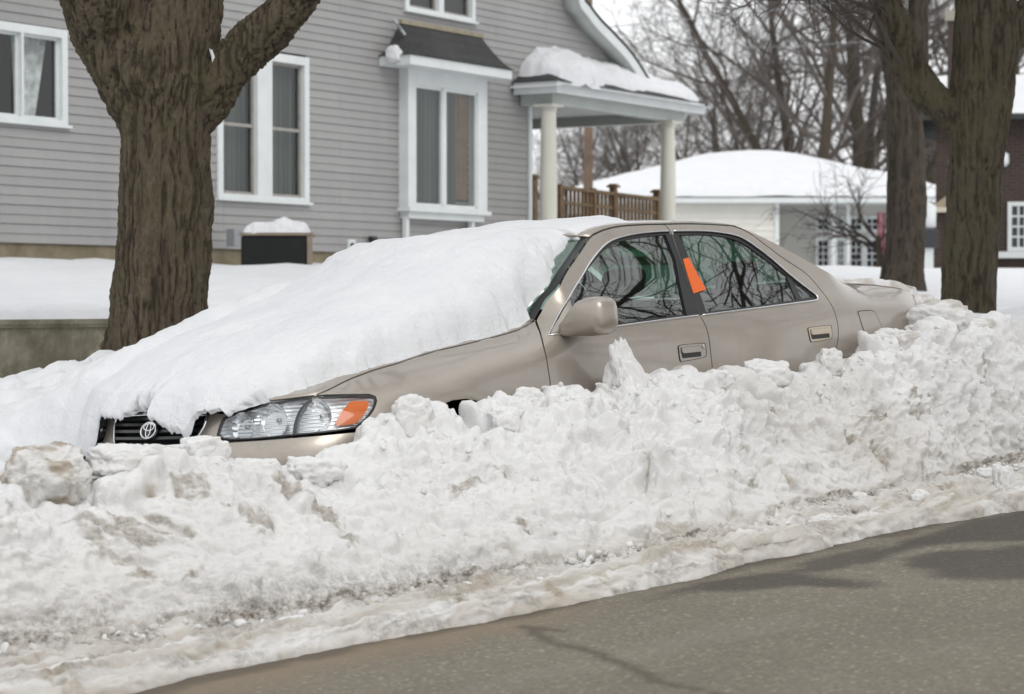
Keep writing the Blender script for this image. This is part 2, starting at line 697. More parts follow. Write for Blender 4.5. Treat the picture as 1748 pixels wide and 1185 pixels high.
# ---- outlines read off the side of the car
DFRONT = UZ([(915, 546.5), (922, 565), (929, 592), (935, 620), (939, 645), (941, 669)])
DFRONT = np.vstack([DFRONT, [(DFRONT[-1][0] + .005, .55), (DFRONT[-1][0] + .01, .25)]])
APIL = UZ([(915, 546.5), (924, 530), (940, 505), (965, 469.5), (990, 432.5), (1008, 406), (1021, 397.5), (1037, 391.3), (1055, 387.3), (1076, 385), (1105, 383.5), (1134.8, 383)])
DIV = UZ([(1134.8, 383), (1140, 388), (1146, 396), (1150, 407), (1172, 470), (1195.8, 538)])
DIV2 = UZ([(1195.8, 538), (1200, 545), (1209, 566), (1214, 598.6), (1217, 627)])
DIV2 = np.vstack([DIV2, [(DIV2[-1][0] + .005, .5), (DIV2[-1][0], .25)]])
RTOP = UZ([(1134.8, 383), (1170, 382.2), (1206, 383), (1235, 384.5), (1256, 387), (1280, 397.7), (1311, 420.5), (1340, 442), (1376, 466), (1395, 486), (1410, 504.5)])
RBACK = UZ([(1410, 504.5), (1421, 521), (1428.5, 540), (1432.5, 562), (1431, 587), (1425, 602), (1416, 614)])
RBACK = np.vstack([RBACK, [(RBACK[-1][0] - .10, .55), (RBACK[-1][0] - .19, .42), (RBACK[-1][0] - .22, .25)]])
def J(*a):
    out = []
    for x in a:
        for p in np.asarray(x):
            if not out or np.linalg.norm(np.array(out[-1]) - p) > 1e-4:
                out.append(tuple(p))
    if np.linalg.norm(np.array(out[0]) - out[-1]) < 1e-4: out.pop()
    return np.array(out)
ZS = .25
W1T = UZ([(937, 572.5), (950, 546), (971.5, 509), (991, 476), (1010.7, 444), (1032.4, 419), (1054, 407), (1087, 399.4), (1115, 396.3), (1143, 394.6)])
W1R = UZ([(1143, 394.6), (1148, 406), (1169, 470), (1192, 538.8)])
W1B = UZ([(1192, 538.8), (1065, 555.5), (937, 572.5)])
W2T = UZ([(1150, 394.6), (1177, 394.2), (1206.6, 394.6), (1235, 397.5), (1259, 402.7), (1280, 413.3), (1316, 439.8), (1352, 471), (1380, 493), (1393, 503), (1397, 509), (1394, 513)])
W2B = UZ([(1394, 513), (1300, 525.5), (1200, 538.2)])
W2F = UZ([(1200, 538.2), (1176, 470), (1154, 407), (1150, 394.6)])
W1 = J(W1T, W1R, W1B); W2 = J(W2T, W2B, W2F)
G1 = J(UZ([(984, 562), (979, 528), (973, 507)], smooth=False), UZ([(973, 507), (994, 475), (1014, 448.5), (1036, 424.5), (1057, 412.5), (1088, 405.5), (1116, 402), (1136, 400.5)]),
       UZ([(1136, 400.5), (1152, 444), (1171.8, 535.5)]), UZ([(1171.8, 535.5), (1080, 548.5), (984, 562)]))
G2 = J(UZ([(1159, 400.5), (1206, 400.2), (1234, 403), (1256, 408.2), (1277, 418.8), (1313, 445), (1345, 470.5)]), UZ([(1345, 470.5), (1362, 511.5)]),
       UZ([(1362, 511.5), (1290, 521.5), (1206.7, 532)]), UZ([(1206.7, 532), (1178.3, 441.8), (1159, 400.5)]))
G3 = UZ([(1355, 477), (1377, 495.5), (1390, 507), (1371, 509.8)], smooth=False)

FDOOR = J(DFRONT[::-1], APIL, DIV, DIV2, [(DFRONT[-1][0], ZS)])
RDOOR = J(RTOP, RBACK, DIV2[::-1], DIV[::-1])
fd = panel("front_door", FDOOR, M['paint'], car, [W1], mirror=True)
rd = panel("rear_door", RDOOR, M['paint'], car, [W2], mirror=True)

# windows of the doors: black frame, glass, bright trim
wf1 = panel("window_frame", W1, M['black_trim'], fd, [G1], inset=.004, gap=-.002, mirror=True)
wf2 = panel("window_frame", W2, M['black_trim'], rd, [G2, G3], inset=.004, gap=-.002, mirror=True)
panel("window_glass", G1, M['car_glass'], fd, inset=.008, gap=-.003, flange=0, mirror=True, res=.06)
panel("window_glass", G2, M['car_glass'], rd, inset=.008, gap=-.003, flange=0, mirror=True, res=.06)
panel("quarter_glass", G3, M['car_glass'], rd, inset=.006, gap=-.003, flange=0, mirror=True, res=.06)
trimtube("window_trim", J(W1R[-1:], W1B, W1T, W1R[:1])[0:], .0048, M['chrome'], fd, mirror=True)
trimtube("window_trim", np.vstack([W2F[-1:], W2T, W2B]), .0048, M['chrome'], rd, mirror=True)
# black pillar facing between the two doors
for nm, pts, pa in (("pillar_facing", [(1137, 400.5), (1147.2, 400.5), (1171, 470), (1194.6, 537.6), (1173, 538.5), (1154, 444)], fd),
                    ("pillar_facing", [(1149.4, 400.5), (1158.5, 400.5), (1178, 442), (1206, 532.3), (1202, 537.3), (1197, 537.8), (1173.4, 470)], rd)):
    panel(nm, UZ(pts, smooth=False), M['black_trim'], pa, inset=-.0015, gap=0, flange=.005, mirror=True, res=.06)
# orange notice stuck over the pillar and the rear window
stk = panel("warning_sticker", UZ([(1166.5, 443), (1176, 440), (1206, 494.5), (1184.5, 501.5)], smooth=False), M['orange_sticker'], car, inset=-.003, gap=0, flange=.002, res=.05)
stk['label'] = "orange paper notice stuck over the black door pillar"

# ---- door handles: recessed cup, flap, lock
def handle(par, px, lock):
    q = np.array([uz(*p) for p in px])
    c = q.mean(0)
    # rounded outline
    r = spline(np.vstack([q, q[:1]]), 5)[:-1]
    panel("handle_gap", c + (r - c) * 1.05, M['cavity'], par, inset=-.0008, gap=0, flange=0, mirror=True, res=.03, step=.01)
    o = panel("handle_surround", c + (r - c) * .98, M['paint'] if lock else M['handle_paint'], par, inset=-.0025, gap=0, flange=.008, mirror=True, res=.02, step=.008)
    w = np.ptp(q[:, 0]); h = np.ptp(q[:, 1])
    lx = .80 if lock else .86
    x0 = q[:, 0].min() + .07 * w; x1 = q[:, 0].min() + lx * w
    zc = c[1]
    sl = (q[2][1] - q[3][1]) * 0
    rr = lambda a, b, z0, z1, k=.18: [(a + k * .05, z0), (b - .004, z0), (b, z0 + .004), (b, z1 - .004), (b - .004, z1), (a + .004, z1), (a, z1 - .004), (a, z0 + .004)]
    panel("handle_recess", rr(x0, x1, zc - .36 * h, zc + .33 * h), M['black_trim'], o, inset=-.0032, gap=0, flange=.001, mirror=True, res=.02, step=.01)
    panel("handle_flap", rr(x0 + .003, x1 - .003, zc - .06 * h, zc + .31 * h), M['paint'] if lock else M['handle_paint'], o, inset=-.009, gap=0, flange=.01, mirror=True, res=.02, step=.01)
    if lock:
        p = S(q[:, 0].min() + .90 * w, zc + .02); n = Sn(q[:, 0].min() + .90 * w, zc + .02)
        for sg, oo in zip((1, -1), o):
            m = MB().tube([p * (sg, 1, 1) + n * (sg, 1, 1) * .004, p * (sg, 1, 1) + n * (sg, 1, 1) * .010], .008, 12)
            m.build("door_lock", M['chrome'], oo)
handle(fd, [(1158.7, 592), (1166, 589), (1196, 586.5), (1204, 588.5), (1206, 605), (1200, 610.5), (1168, 616.5), (1162, 614.5)], True)
handle(rd, [(1380.5, 561.5), (1386, 559), (1414, 556), (1419.7, 557.5), (1421, 575), (1416, 579), (1390, 583.5), (1385, 581.5)], False)

# ---- front wing
HOODE = UZ([(536, 675), (593, 649), (640, 631), (679, 620), (737, 601), (784, 590), (834, 577.7), (873, 567), (899, 557), (914, 546)])
HLO = UZ([(536, 675.5), (585, 674), (632, 673.5), (641, 677), (643, 684), (638, 699), (626, 716), (609, 733)], smooth=False)
def arch(c, r, a0, a1, n=18):
    """wheel-arch points in (u, z)"""
    out = []
    for a in np.linspace(a0, a1, n):
        bk, z = c[0] + r * math.cos(a), c[1] + r * math.sin(a)
        out.append((np.interp(bk, PLAN[:PLAN[:, 1].argmax() + 400, 0], _pd[:PLAN[:, 1].argmax() + 400]), z))
    return np.array(out)
def uback(bk):
    return float(np.interp(bk, PLAN[:, 0], _pd))
AF = arch(ARCH_F[0], ARCH_F[1] + .005, math.pi * 1.07, -.07 * math.pi)
AR = arch(ARCH_R[0], ARCH_R[1], math.pi * 1.07, -.07 * math.pi)
HLB = HLO[-1]
FEND = J(HOODE, DFRONT, [(AF[-1][0] + .01, ZS)], AF[::-1], [(AF[0][0], .42), (AF[0][0] - .004, .58)], [(HLB[0] + .035, .585)], HLO[::-1])
fen = panel("front_wing", FEND, M['paint'], car, mirror=True, res=.035)
# ---- rear wing with the C pillar
def ub(bk, z): return (uback(bk), z)
CTOP = [ub(3.17, 1.366), ub(3.30, 1.322), ub(3.42, 1.272), ub(3.60, 1.185), ub(3.72, 1.124), ub(3.83, 1.074), ub(3.93, 1.045), ub(4.05, 1.034), ub(4.25, 1.018), ub(4.45, .988), ub(4.60, .935)]
TL_U = ULEN - .62
QB = J(RTOP[[np.argmin(np.abs(RTOP[:, 0] - uback(3.17)))]], RTOP[np.argmin(np.abs(RTOP[:, 0] - uback(3.17))) + 1:], RBACK,
       AR[AR[:, 0] > RBACK[-1][0] + .02], [(uback(4.10), ZS + .03), (uback(4.3), .33), (uback(4.3), .60), (uback(4.52), .66), (uback(4.60), .70)], CTOP[::-1])
qp = panel("rear_wing", QB, M['paint'], car, mirror=True, res=.035)
# fuel flap on the driver's-side wing
fq = UZ([(1466, 533), (1470, 531.3), (1489, 530), (1494, 533), (1501, 545), (1512, 572), (1510, 578), (1487, 581), (1482, 578), (1473, 556)], smooth=False)
panel("fuel_gap", shrink(fq, -.003), M['cavity'], qp[0], inset=-.0008, gap=0, flange=0, res=.04)
panel("fuel_door", fq, M['paint'], qp[0], inset=-.0016, gap=.001, flange=.001, res=.03)

# ---- bumpers
def sym(l):
    l = np.asarray(l, float)
    return np.vstack([l, (l * (-1, 1))[::-1]])
bu = AF[0][0] - .02
BT = [(0, .572), (.15, .573), (.26, .578), (.34, .588), (.42, .596), (.6, .598), (.8, .601), (HLB[0], .602), (HLB[0] + .03, .578), (bu, .574)]
FB = J(np.array(BT), [(bu, .40), (bu - .02, .22)], [(0.6, .20), (0.0, .20)])
FBs = np.vstack([np.array(FB), (FB * (-1, 1))[::-1][1:-1]])
fb = panel("front_bumper", FBs, M['paint'], car, res=.04)
RBu0 = uback(4.24)
RBL = np.array([(RBu0, .575), (uback(4.6), .60), (ULEN, .60)])
rb_l = J(RBL, [(ULEN, .24), (uback(4.5), .24), (RBu0, .30)])
panel("rear_bumper", rb_l, M['paint'], car, mirror=True, inset=-.01, gap=0)

# ---- headlights
HL = J(UZ([(371, 742.5), (375, 727), (381.4, 713), (392, 708), (408, 702.5), (449.5, 690.5), (490, 683), (531, 677)], smooth=False),
       UZ([(531, 677), (585, 674), (632, 673.7), (641, 677.5), (643, 684), (638, 699), (626, 716), (609, 731.5)], smooth=False),
       UZ([(609, 731.5), (552, 739), (496, 744.5), (434, 750.3), (395, 751.8), (380, 750)], smooth=False))
hl = panel("headlight", HL, M['black_trim'], car, [shrink(HL, .0065)], gap=0.001, inset=-.001, mirror=True, flange=.012)
panel("headlight_lens", shrink(HL, .007), M['lens_glass'], hl, inset=-.003, gap=0, flange=0, mirror=True, res=.03)
HIN = shrink(HL, .005)
DIVL = UZ([(531, 677), (511.7, 697.8), (502, 721), (499, 744.5)])
panel("reflector", HIN, M['flutes'], hl, inset=.040, gap=0, flange=-.036, mirror=True, res=.03)
q0 = np.array([uz(*p) for p in [(531, 677.5), (512, 698), (502.5, 721), (499, 744)]])
dv = np.vstack([spline(q0, 4), (spline(q0, 4) + (.016, 0))[::-1]])
panel("lamp_divider", dv, M['black_trim'], hl, inset=.002, gap=0, flange=.04, mirror=True, res=.03)
AMB = UZ([(597, 686), (604, 683.5), (626.5, 683), (631, 687), (629, 695), (620.6, 709.5), (611, 721), (604, 723.5), (578, 726.5), (573.5, 723), (576, 717), (586, 699)], smooth=False)
panel("amber_marker", AMB, M['amber'], hl, inset=.004, gap=0, flange=.02, mirror=True, res=.02, step=.01)
def dish(px, py, r, dep, par, bulb=True):
    q = uz(px, py)
    p = S(*q); n = Sn(*q)
    # lamps point forward, not along the swept lens
    ax = np.array([.28 * n[0], -1.0, .05]); ax /= np.linalg.norm(ax)
    for sg, oo in zip((1, -1), par):
        a = ax * (sg, 1, 1); c = p * (sg, 1, 1) - n * (sg, 1, 1) * .012
        z = Vector(a).to_track_quat('Z', 'Y').to_matrix()
        m = MB()
        prof = [(r * k, -dep * (1 - k * k)) for k in np.linspace(.08, 1, 8)] + [(r * 1.04, .002)]
        m.lathe(prof, 28, lambda x, y, zz: tuple(c + np.array(z @ Vector((x, y, zz)))))
        m.build("lamp_bowl", M['reflector'], oo, True)
        if bulb:
            m = MB().tube([c - a * dep * .9, c - a * dep * .35], [.010, .008], 10)
            m.build("bulb", M['alloy'], oo, True)
dish(412, 728, .058, .05, hl)
dish(467, 717, .066, .055, hl)
dish(545, 709, .062, .05, hl)

# ---- grille with bars, bright surround and emblem
GR = [(0, .718), (.16, .716), (.29, .709), (.325, .705), (.315, .66), (.285, .614), (.255, .596), (.15, .590), (0, .589)]
GRs = np.vstack([np.array(GR), (np.array(GR) * (-1, 1))[::-1][1:-1]])
gr = panel("grille", shrink(GRs, .002), M['cavity'], car, inset=.05, gap=0, flange=0, res=.04)
trimtube("grille_surround", GRs, .0075, M['chrome'], gr, out=-.004, closed=True)
GB = [(0, .589), (.15, .590), (.25, .594), (.25, .576), (.15, .571), (0, .570)]
panel("grille_lower_bar", np.vstack([np.array(GB), (np.array(GB) * (-1, 1))[::-1][1:-1]]), M['chrome'], gr, inset=-.003, gap=.002, flange=.02, res=.02)
m = MB()
for z, hw in ((.700, .30), (.677, .308), (.650, .300), (.622, .285)):
    us = np.linspace(-hw, hw, 30)
    zz = np.full(30, z)
    for dz, ins in ((-.0065, .006), ):
        P0 = S(us, zz - .008) - Sn(us, zz) * .014
        P1 = S(us, zz - .006) - Sn(us, zz) * .002
        P2 = S(us, zz + .005) - Sn(us, zz) * .002
        P3 = S(us, zz + .009) - Sn(us, zz) * .020
        P4 = S(us, zz - .006) - Sn(us, zz) * .03
        V = np.stack([P0, P1, P2, P3, P4], 1).reshape(-1, 3)
        F = [(i * 5 + k, i * 5 + (k + 1) % 5, i * 5 + 5 + (k + 1) % 5, i * 5 + 5 + k) for i in range(29) for k in range(5)]
        m.add(V, F)
m.build("grille_bars", M['grille'], gr)
ec = np.array([0, .649])
e_o = S(0, .649); e_n = Sn(0.0, .649)
e_x = np.array([1., 0, 0]); e_y = np.cross(e_n, e_x); e_y = e_y if e_y[2] > 0 else -e_y
def ell(cx, cy, rx, ry, rad, m):
    a = np.linspace(0, 2 * math.pi, 41)
    P = [e_o + e_n * .012 + e_x * (cx + rx * math.cos(t_)) + e_y * (cy + ry * math.sin(t_)) for t_ in a]
    m.tube(P, rad, 6, False)
m = MB()
ell(0, 0, .049, .0335, .0042, m)
ell(0, .0135, .034, .0145, .0034, m)
ell(0, .001, .0145, .0295, .0034, m)
m.build("emblem", M['chrome'], gr, True)
m = MB()
a = np.linspace(0, 2 * math.pi, 33)[:-1]
m.add([e_o + e_n * .004 + e_x * .051 * math.cos(t_) + e_y * .036 * math.sin(t_) for t_ in a], [tuple(range(32))])
m.build("emblem_backing", M['grille'], gr)
# body-coloured panels between grille and lamps
hi_in = uz(381, 716)[0]
FP = [(.335, .714), (.332, .70), (.322, .66), (.292, .612), (.262, .592), (.30, .594), (.36, .600), (.395, .604), (uz(372, 741)[0] - .004, uz(372, 741)[1]), (uz(376, 727)[0] - .004, uz(376, 727)[1]), (hi_in - .004, uz(381, 716)[1]), (uz(392, 709)[0] - .004, uz(392, 709)[1] + .003)]
panel("nose_panel", FP, M['paint'], car, gap=.001, mirror=True, res=.03)

# ---- top surfaces (bonnet, windscreen, roof, rear screen, boot lid)
def topsurf(name, edge, mat, fwd0, fwd1, crown0, crown1, nv=26, nw=28, pw=2.2, drop=0.0, lift=0.0, shr=0.0):
    """ruled between the near edge and its mirror image, bulged in plan and crowned"""
    E = np.asarray(edge, float)
    d = np.r_[0, np.cumsum(np.linalg.norm(np.diff(E, axis=0), axis=1))]; d /= d[-1]
    v = np.linspace(0, 1, nv)
    e = np.stack([np.interp(v, d, E[:, k]) for k in range(3)], 1)
    w = np.linspace(-1, 1, nw)
    g = 1 - np.abs(w) ** pw
    fw = fwd0 + (fwd1 - fwd0) * v; cr = crown0 + (crown1 - crown0) * v
    X = (e[:, 0] - shr)[:, None] * w[None, :]
    Y = e[:, 1][:, None] - fw[:, None] * g[None, :]
    Z = e[:, 2][:, None] + cr[:, None] * g[None, :] + lift
    V = np.stack([X, Y, Z], -1)
    F = np.array([(i * nw + j, i * nw + j + 1, (i + 1) * nw + j + 1, (i + 1) * nw + j) for i in range(nv - 1) for j in range(nw - 1)])
    V = V.reshape(-1, 3)
    fl = []
    o = link(name, mesh_np(name, V, F), mat, car, True)
    s_ = o.modifiers.new('thickness', 'SOLIDIFY'); s_.thickness = .006; s_.offset = 0
    return o, e, (X, Y, Z)
HE = S(HOODE[:, 0], HOODE[:, 1])
hood, _, HOODG = topsurf("hood", HE, M['paint'], HE[0][1] - .088, .27, -.018, .045, pw=2.4, shr=.003)
APE = S(APIL[:, 0], APIL[:, 1])
k6 = int(np.argmin(np.abs(APE[:, 1] - 2.092)))
WSE = APE[1:k6 + 1] - np.array([.046, .006, .004])
ws, _, WSG = topsurf("windshield", WSE, M['car_glass'], .30, .12, -.02, .045, pw=2.0)
# black moulding along each screen pillar
for sg in (1, -1):
    m = MB()
    A = (APE[0:k6 + 1] + (-.004, 0, .004)) * (sg, 1, 1); Bq = (APE[0:k6 + 1] - (.040, .008, -.010)) * (sg, 1, 1); Cq = (APE[0:k6 + 1] - (.044, .004, .006)) * (sg, 1, 1)
    n = len(A)
    m.add(np.vstack([A, Bq, Cq]), [(i, i + 1, n + i + 1, n + i) for i in range(n - 1)] + [(n + i, n + i + 1, 2 * n + i + 1, 2 * n + i) for i in range(n - 1)])
    m.build("screen_moulding", M['black_trim'], ws, True)
RE = np.vstack([APE[k6:], S(RTOP[:, 0], RTOP[:, 1])])
RE = RE[(RE[:, 1] >= 2.085) & (RE[:, 1] <= 3.19)]
RE = RE[np.argsort(RE[:, 1])]
roof, _, ROOFG = topsurf("roof", RE, M['paint'], .13, -.10, .045, .040, pw=2.6, lift=.004, shr=.004)
CT = S(np.array([c[0] for c in CTOP]), np.array([c[1] for c in CTOP]))
rs_e = CT[0:8] - (.045, 0, -.004)
topsurf("rear_screen", rs_e, M['car_glass'], -.10, -.10, .04, .012, pw=2.0)
bl_e = CT[7:] - (.004, 0, -.002)
topsurf("trunk_lid", bl_e, M['paint'], -.10, -.13, .012, .03, pw=2.0)
panel("trunk_face", [(ULEN - .60, .70), (ULEN, .70), (ULEN, .985), (ULEN - .35, .975), (ULEN - .60, .955)], M['paint'], car, gap=0, mirror=True)
panel("tail_light", [(uback(4.60) + .003, .705), (TL_U + .30, .715), (TL_U + .30, .90), (TL_U - .02, .93), (uback(4.60) + .003, .95)], M['red_lens'], car, gap=.002, inset=-.003, mirror=True, flange=.03)
# wipers and cowl
m = MB()
g = np.linspace(-1, 1, 20)
m.add([(HE[-1][0] * w * .98, HE[-1][1] - .27 * (1 - abs(w) ** 2.4) + .01, HE[-1][2] + .03 * (1 - w * w)) for w in g] +
      [(.69 * w, 1.63 - .30 * (1 - w * w), .975 - .02 * (1 - w * w)) for w in g], [(i, i + 1, 20 + i + 1, 20 + i) for i in range(19)])
m.build("cowl", M['black_trim'], car)

# ---- door mirrors
def mirror_body(sg, par):
    rows = []
    ctr = plane_hit(1010, 541, L_, O_ + L_ * .98)
    s_, t_, h_ = w2st(ctr)
    b0, z0 = float(s_), float(h_)
    spec = [(.838, .050, .030, -.032, -.046), (.862, .070, .044, -.022, -.038), (.895, .098, .066, -.010, -.020), (.94, .118, .084, -.002, -.003), (.99, .124, .091, .002, .001),
            (1.035, .122, .089, .004, .002), (1.060, .112, .080, .006, .002), (1.074, .085, .060, .010, .002), (1.079, .03, .02, .014, .002)]
    n = 26
    m = MB()
    V = []
    for x, dy, dz, oy, oz in spec:
        for k in range(n):
            a = 2 * math.pi * k / n
            c, s = math.cos(a), math.sin(a)
            e = .52
            yy = math.copysign(abs(c) ** e, c); zz = math.copysign(abs(s) ** e, s)
            # flat at the back (glass side), round at the front
            yv = yy * dy if yy > 0 else yy * dy * 1.05 * (1 - .12 * abs(zz) ** 3)
            V.append((sg * x, b0 + oy + yv * .58, z0 + oz + zz * dz * .93))
    F = [(i * n + k, i * n + (k + 1) % n, (i + 1) * n + (k + 1) % n, (i + 1) * n + k) for i in range(len(spec) - 1) for k in range(n)]
    F += [tuple(range(n)), tuple((len(spec) - 1) * n + k for k in range(n))]
    m.add(V, F)
    o = m.build("door_mirror", M['paint'], par, True)
    m = MB().box((sg * .90, b0 + .062, z0 - .06), (sg * 1.05, b0 + .070, z0 + .06))
    m.build("mirror_glass", M['chrome'], o)
    return o
SAIL = UZ([(940, 570.5), (955, 544), (972.5, 511), (976, 524), (979, 545), (981, 564.5)], smooth=False)
for sg, par in zip((1, -1), fd):
    mo = mirror_body(sg, par)
sl = panel("mirror_sail", SAIL, M['paint'], fd, inset=-.006, gap=0, flange=.012, mirror=True, res=.03)

# ---- wheels, inner arches, cabin
def wheel(lat, bk):
    m = MB()
    fr = lambda x, y, z: (lat + math.copysign(z, lat), bk + x, .31 + y)
    m.lathe([(.20, -.10), (.29, -.105), (.312, -.08), (.315, 0), (.312, .08), (.29, .100), (.20, .095)], 40, fr)
    w = m.build("wheel", M['tyre'], car, True)
    m = MB()
    m.lathe([(.02, .075), (.06, .078), (.15, .060), (.185, .085), (.20, .095)], 40, fr)
    m.build("rim", M['alloy'], w, True)
for lat in (.775, -.775):
    for bk in (.955, 3.62):
        wheel(lat, bk)
for sg in (1, -1):
    for c, r in (ARCH_F, ARCH_R):
        m = MB().lathe([(r + .01, .0), (r + .02, -.26), (.05, -.26)], 36, lambda x, y, z, c=c, sg=sg: (sg * (.855 + z), c[0] + x, c[1] + y))
        m.build("wheel_well", M['cavity'], car)
m = MB()
m.box((-.74, .35, .18), (.74, 4.5, .26))
m.box((-.72, 1.36, .2), (.72, 1.46, .86))
m.box((-.70, 3.50, .2), (.70, 3.56, .90))
m.build("floor_pan", M['cavity'], car)
m = MB()
DIN = J([(DFRONT[0][0] + .05, .93), (uback(3.45), .955)], [(uback(3.45), .5), (uback(3.3), .3), (DFRONT[0][0] + .05, .3)])
panel("door_lining", DIN, M['interior'], car, inset=.075, gap=0, flange=0, mirror=True, res=.06)
m = MB()
m.box((-.70, 1.40, .70), (.70, 1.80, .90)); m.box((-.10, 1.6, .3), (.10, 2.2, .62))
m.build("dashboard", M['dash'], car, bevel=.04)
def seat(name, x0, x1, y, head):
    m = MB()
    m.box((x0, y - .50, .34), (x1, y + .04, .50))
    o = m.build(name, M['interior'], car, bevel=.05)
    m = MB()
    fr = lambda x, yy, z: (x, yy + (z - .5) * .34, z)
    m.box((x0 + .02, y - .02, .46), (x1 - .02, y + .12, 1.02), fr)
    m.build("seat_back", M['interior'], o, bevel=.05)
    for hx in head:
        m = MB()
        m.box((hx - .12, y + .0, 1.05), (hx + .12, y + .09, 1.19), fr)
        m.build("headrest", M['interior'], o, bevel=.04)
seat("front_seat", .12, .62, 2.35, [.37])
seat("front_seat", -.62, -.12, 2.35, [-.37])
seat("rear_seat", -.62, .62, 3.22, [.37, -.37])
m = MB()
a = np.linspace(0, 2 * math.pi, 33)
m.tube([(.37 + .185 * math.cos(q), 1.93 + .06 * math.sin(q), .84 + .175 * math.sin(q)) for q in a], .014, 8, False)
m.tube([(.37, 1.93, .84), (.37, 1.80, .78)], .03, 8)
m.build("steering_wheel", M['dash'], car, True)

# ================================================================ SNOW, ROAD, GROUND
t = NT("clean_snow")
v = t.coord()
t.col(t.ramp(t.noise(3, 4, .6, v), [(.3, (.68, .692, .71, 1)), (.7, (.73, .738, .75, 1))]))
t.set(Roughness=.75)
t.b.inputs['Specular IOR Level'].default_value = .25
t.b.inputs['Subsurface Weight'].default_value = .0
h1 = t.noise(55, 6, .7, v)
h2 = t.noise(12, 5, .65, v)
t.bump(t.mix(.45, h1, h2), .55, .025)
M['snow'] = t.m

t = NT("ploughed_snow")
v = t.coord()
at_ = t.n('ShaderNodeAttribute', attribute_name='dirt')
gr_ = t.n('ShaderNodeAttribute', attribute_name='grit')
base = t.ramp(t.noise(4, 5, .6, v), [(.3, (.735, .735, .735, 1)), (.7, (.81, .807, .80, 1))])
c1 = t.mix(at_.outputs['Fac'], base, (.40, .352, .285, 1))
gn = t.ramp(t.noise(38, 5, .75, v), [(.38, (0, 0, 0, 1)), (.62, (1, 1, 1, 1))])
gm = t.n('ShaderNodeMath', operation='MULTIPLY')
t.l(gr_.outputs['Fac'], gm.inputs[0]); t.l(gn, gm.inputs[1])
c2 = t.mix(gm.outputs[0], c1, (.115, .095, .068, 1))
sp = t.n('ShaderNodeTexVoronoi'); sp.inputs['Scale'].default_value = 26
t.l(v, sp.inputs['Vector'])
spk = t.ramp(sp.outputs['Distance'], [(.05, (1, 1, 1, 1)), (.085, (0, 0, 0, 1))])
spn = t.ramp(t.noise(3.3, 2, .5, v), [(.56, (0, 0, 0, 1)), (.6, (1, 1, 1, 1))])
sm_ = t.n('ShaderNodeMath', operation='MULTIPLY'); t.l(spk, sm_.inputs[0]); t.l(spn, sm_.inputs[1])
sm2 = t.n('ShaderNodeMath', operation='MULTIPLY'); t.l(sm_.outputs[0], sm2.inputs[0]); sm2.inputs[1].default_value = .55
t.col(t.mix(sm2.outputs[0], c2, (.12, .10, .075, 1)))
t.set(Roughness=.62)
t.b.inputs['Specular IOR Level'].default_value = .3
t.b.inputs['Subsurface Weight'].default_value = .5
t.b.inputs['Subsurface Radius'].default_value = (1, .95, .9)
t.b.inputs['Subsurface Scale'].default_value = .018
t.bump(t.mix(.5, t.noise(95, 6, .75, v), t.noise(28, 6, .7, v)), .65, .022)
M['bank'] = t.m

t = NT("asphalt")
v = t.coord()
fine = t.noise(48, 7, .85, v)
spk = t.n('ShaderNodeTexVoronoi'); spk.inputs['Scale'].default_value = 84
t.l(v, spk.inputs['Vector'])
agg = t.ramp(spk.outputs['Color'], [(.0, (.092, .085, .070, 1)), (.55, (.140, .129, .106, 1)), (.80, (.175, .161, .134, 1)), (.93, (.36, .335, .285, 1))])
c = t.mix(.36, agg, t.ramp(fine, [(.36, (.068, .063, .052, 1)), (.64, (.215, .198, .165, 1))]))
big = t.ramp(t.noise(.7, 5, .6, v), [(.3, (.98, .935, .85, 1)), (.7, (1.26, 1.20, 1.08, 1))])
salt = t.n('ShaderNodeAttribute', attribute_name='salt')
c = t.mix(1.0, c, big, 'MULTIPLY')
wet = t.n('ShaderNodeAttribute', attribute_name='wet')
dirt = t.n('ShaderNodeAttribute', attribute_name='dirt')
crk = t.n('ShaderNodeAttribute', attribute_name='crack')
c = t.mix(salt.outputs['Fac'], c, (.235, .22, .195, 1))
c = t.mix(dirt.outputs['Fac'], c, (.20, .155, .102, 1))
c = t.mix(crk.outputs['Fac'], c, (.075, .060, .042, 1))
c = t.mix(wet.outputs['Fac'], c, (.34, .32, .30, 1), 'MULTIPLY')
t.col(c)
rg = t.n('ShaderNodeMapRange'); rg.inputs[3].default_value = .85; rg.inputs[4].default_value = .72
t.l(wet.outputs['Fac'], rg.inputs[0]); t.l(rg.outputs[0], t.b.inputs['Roughness'])
t.bump(t.mix(.5, fine, spk.outputs['Distance']), .5, .006)
M['asphalt'] = t.m

def attr(me, name, val):
    a = me.attributes.new(name, 'FLOAT', 'POINT')
    a.data.foreach_set('value', np.asarray(val, np.float32).ravel())

def gridfaces(nu, nv):
    i, j = np.meshgrid(np.arange(nu - 1), np.arange(nv - 1), indexing='ij')
    a = (i * nv + j).ravel()
    return np.stack([a, a + nv, a + nv + 1, a + 1], 1)

def grid_normals(P):
    du = np.gradient(P, axis=0); dv = np.gradient(P, axis=1)
    n = np.cross(du, dv)
    return n / (np.linalg.norm(n, axis=-1)[..., None] + 1e-12)

def plane_z(X, Y):
    dx = 30 * np.tanh((X - O_[0]) / 30)
    return O_[2] - (U_[0] * dx + U_[1] * 30 * np.tanh((Y - O_[1]) / 30)) / U_[2]

WALL_T = -4.5
def lawn_z(s, t_, Y):
    return CAMZ - .115 + .53 * sstep(0, 1, (-t_ + WALL_T) / 9.2) ** .8 + .0085 * np.clip(Y - 27, 0, 70)

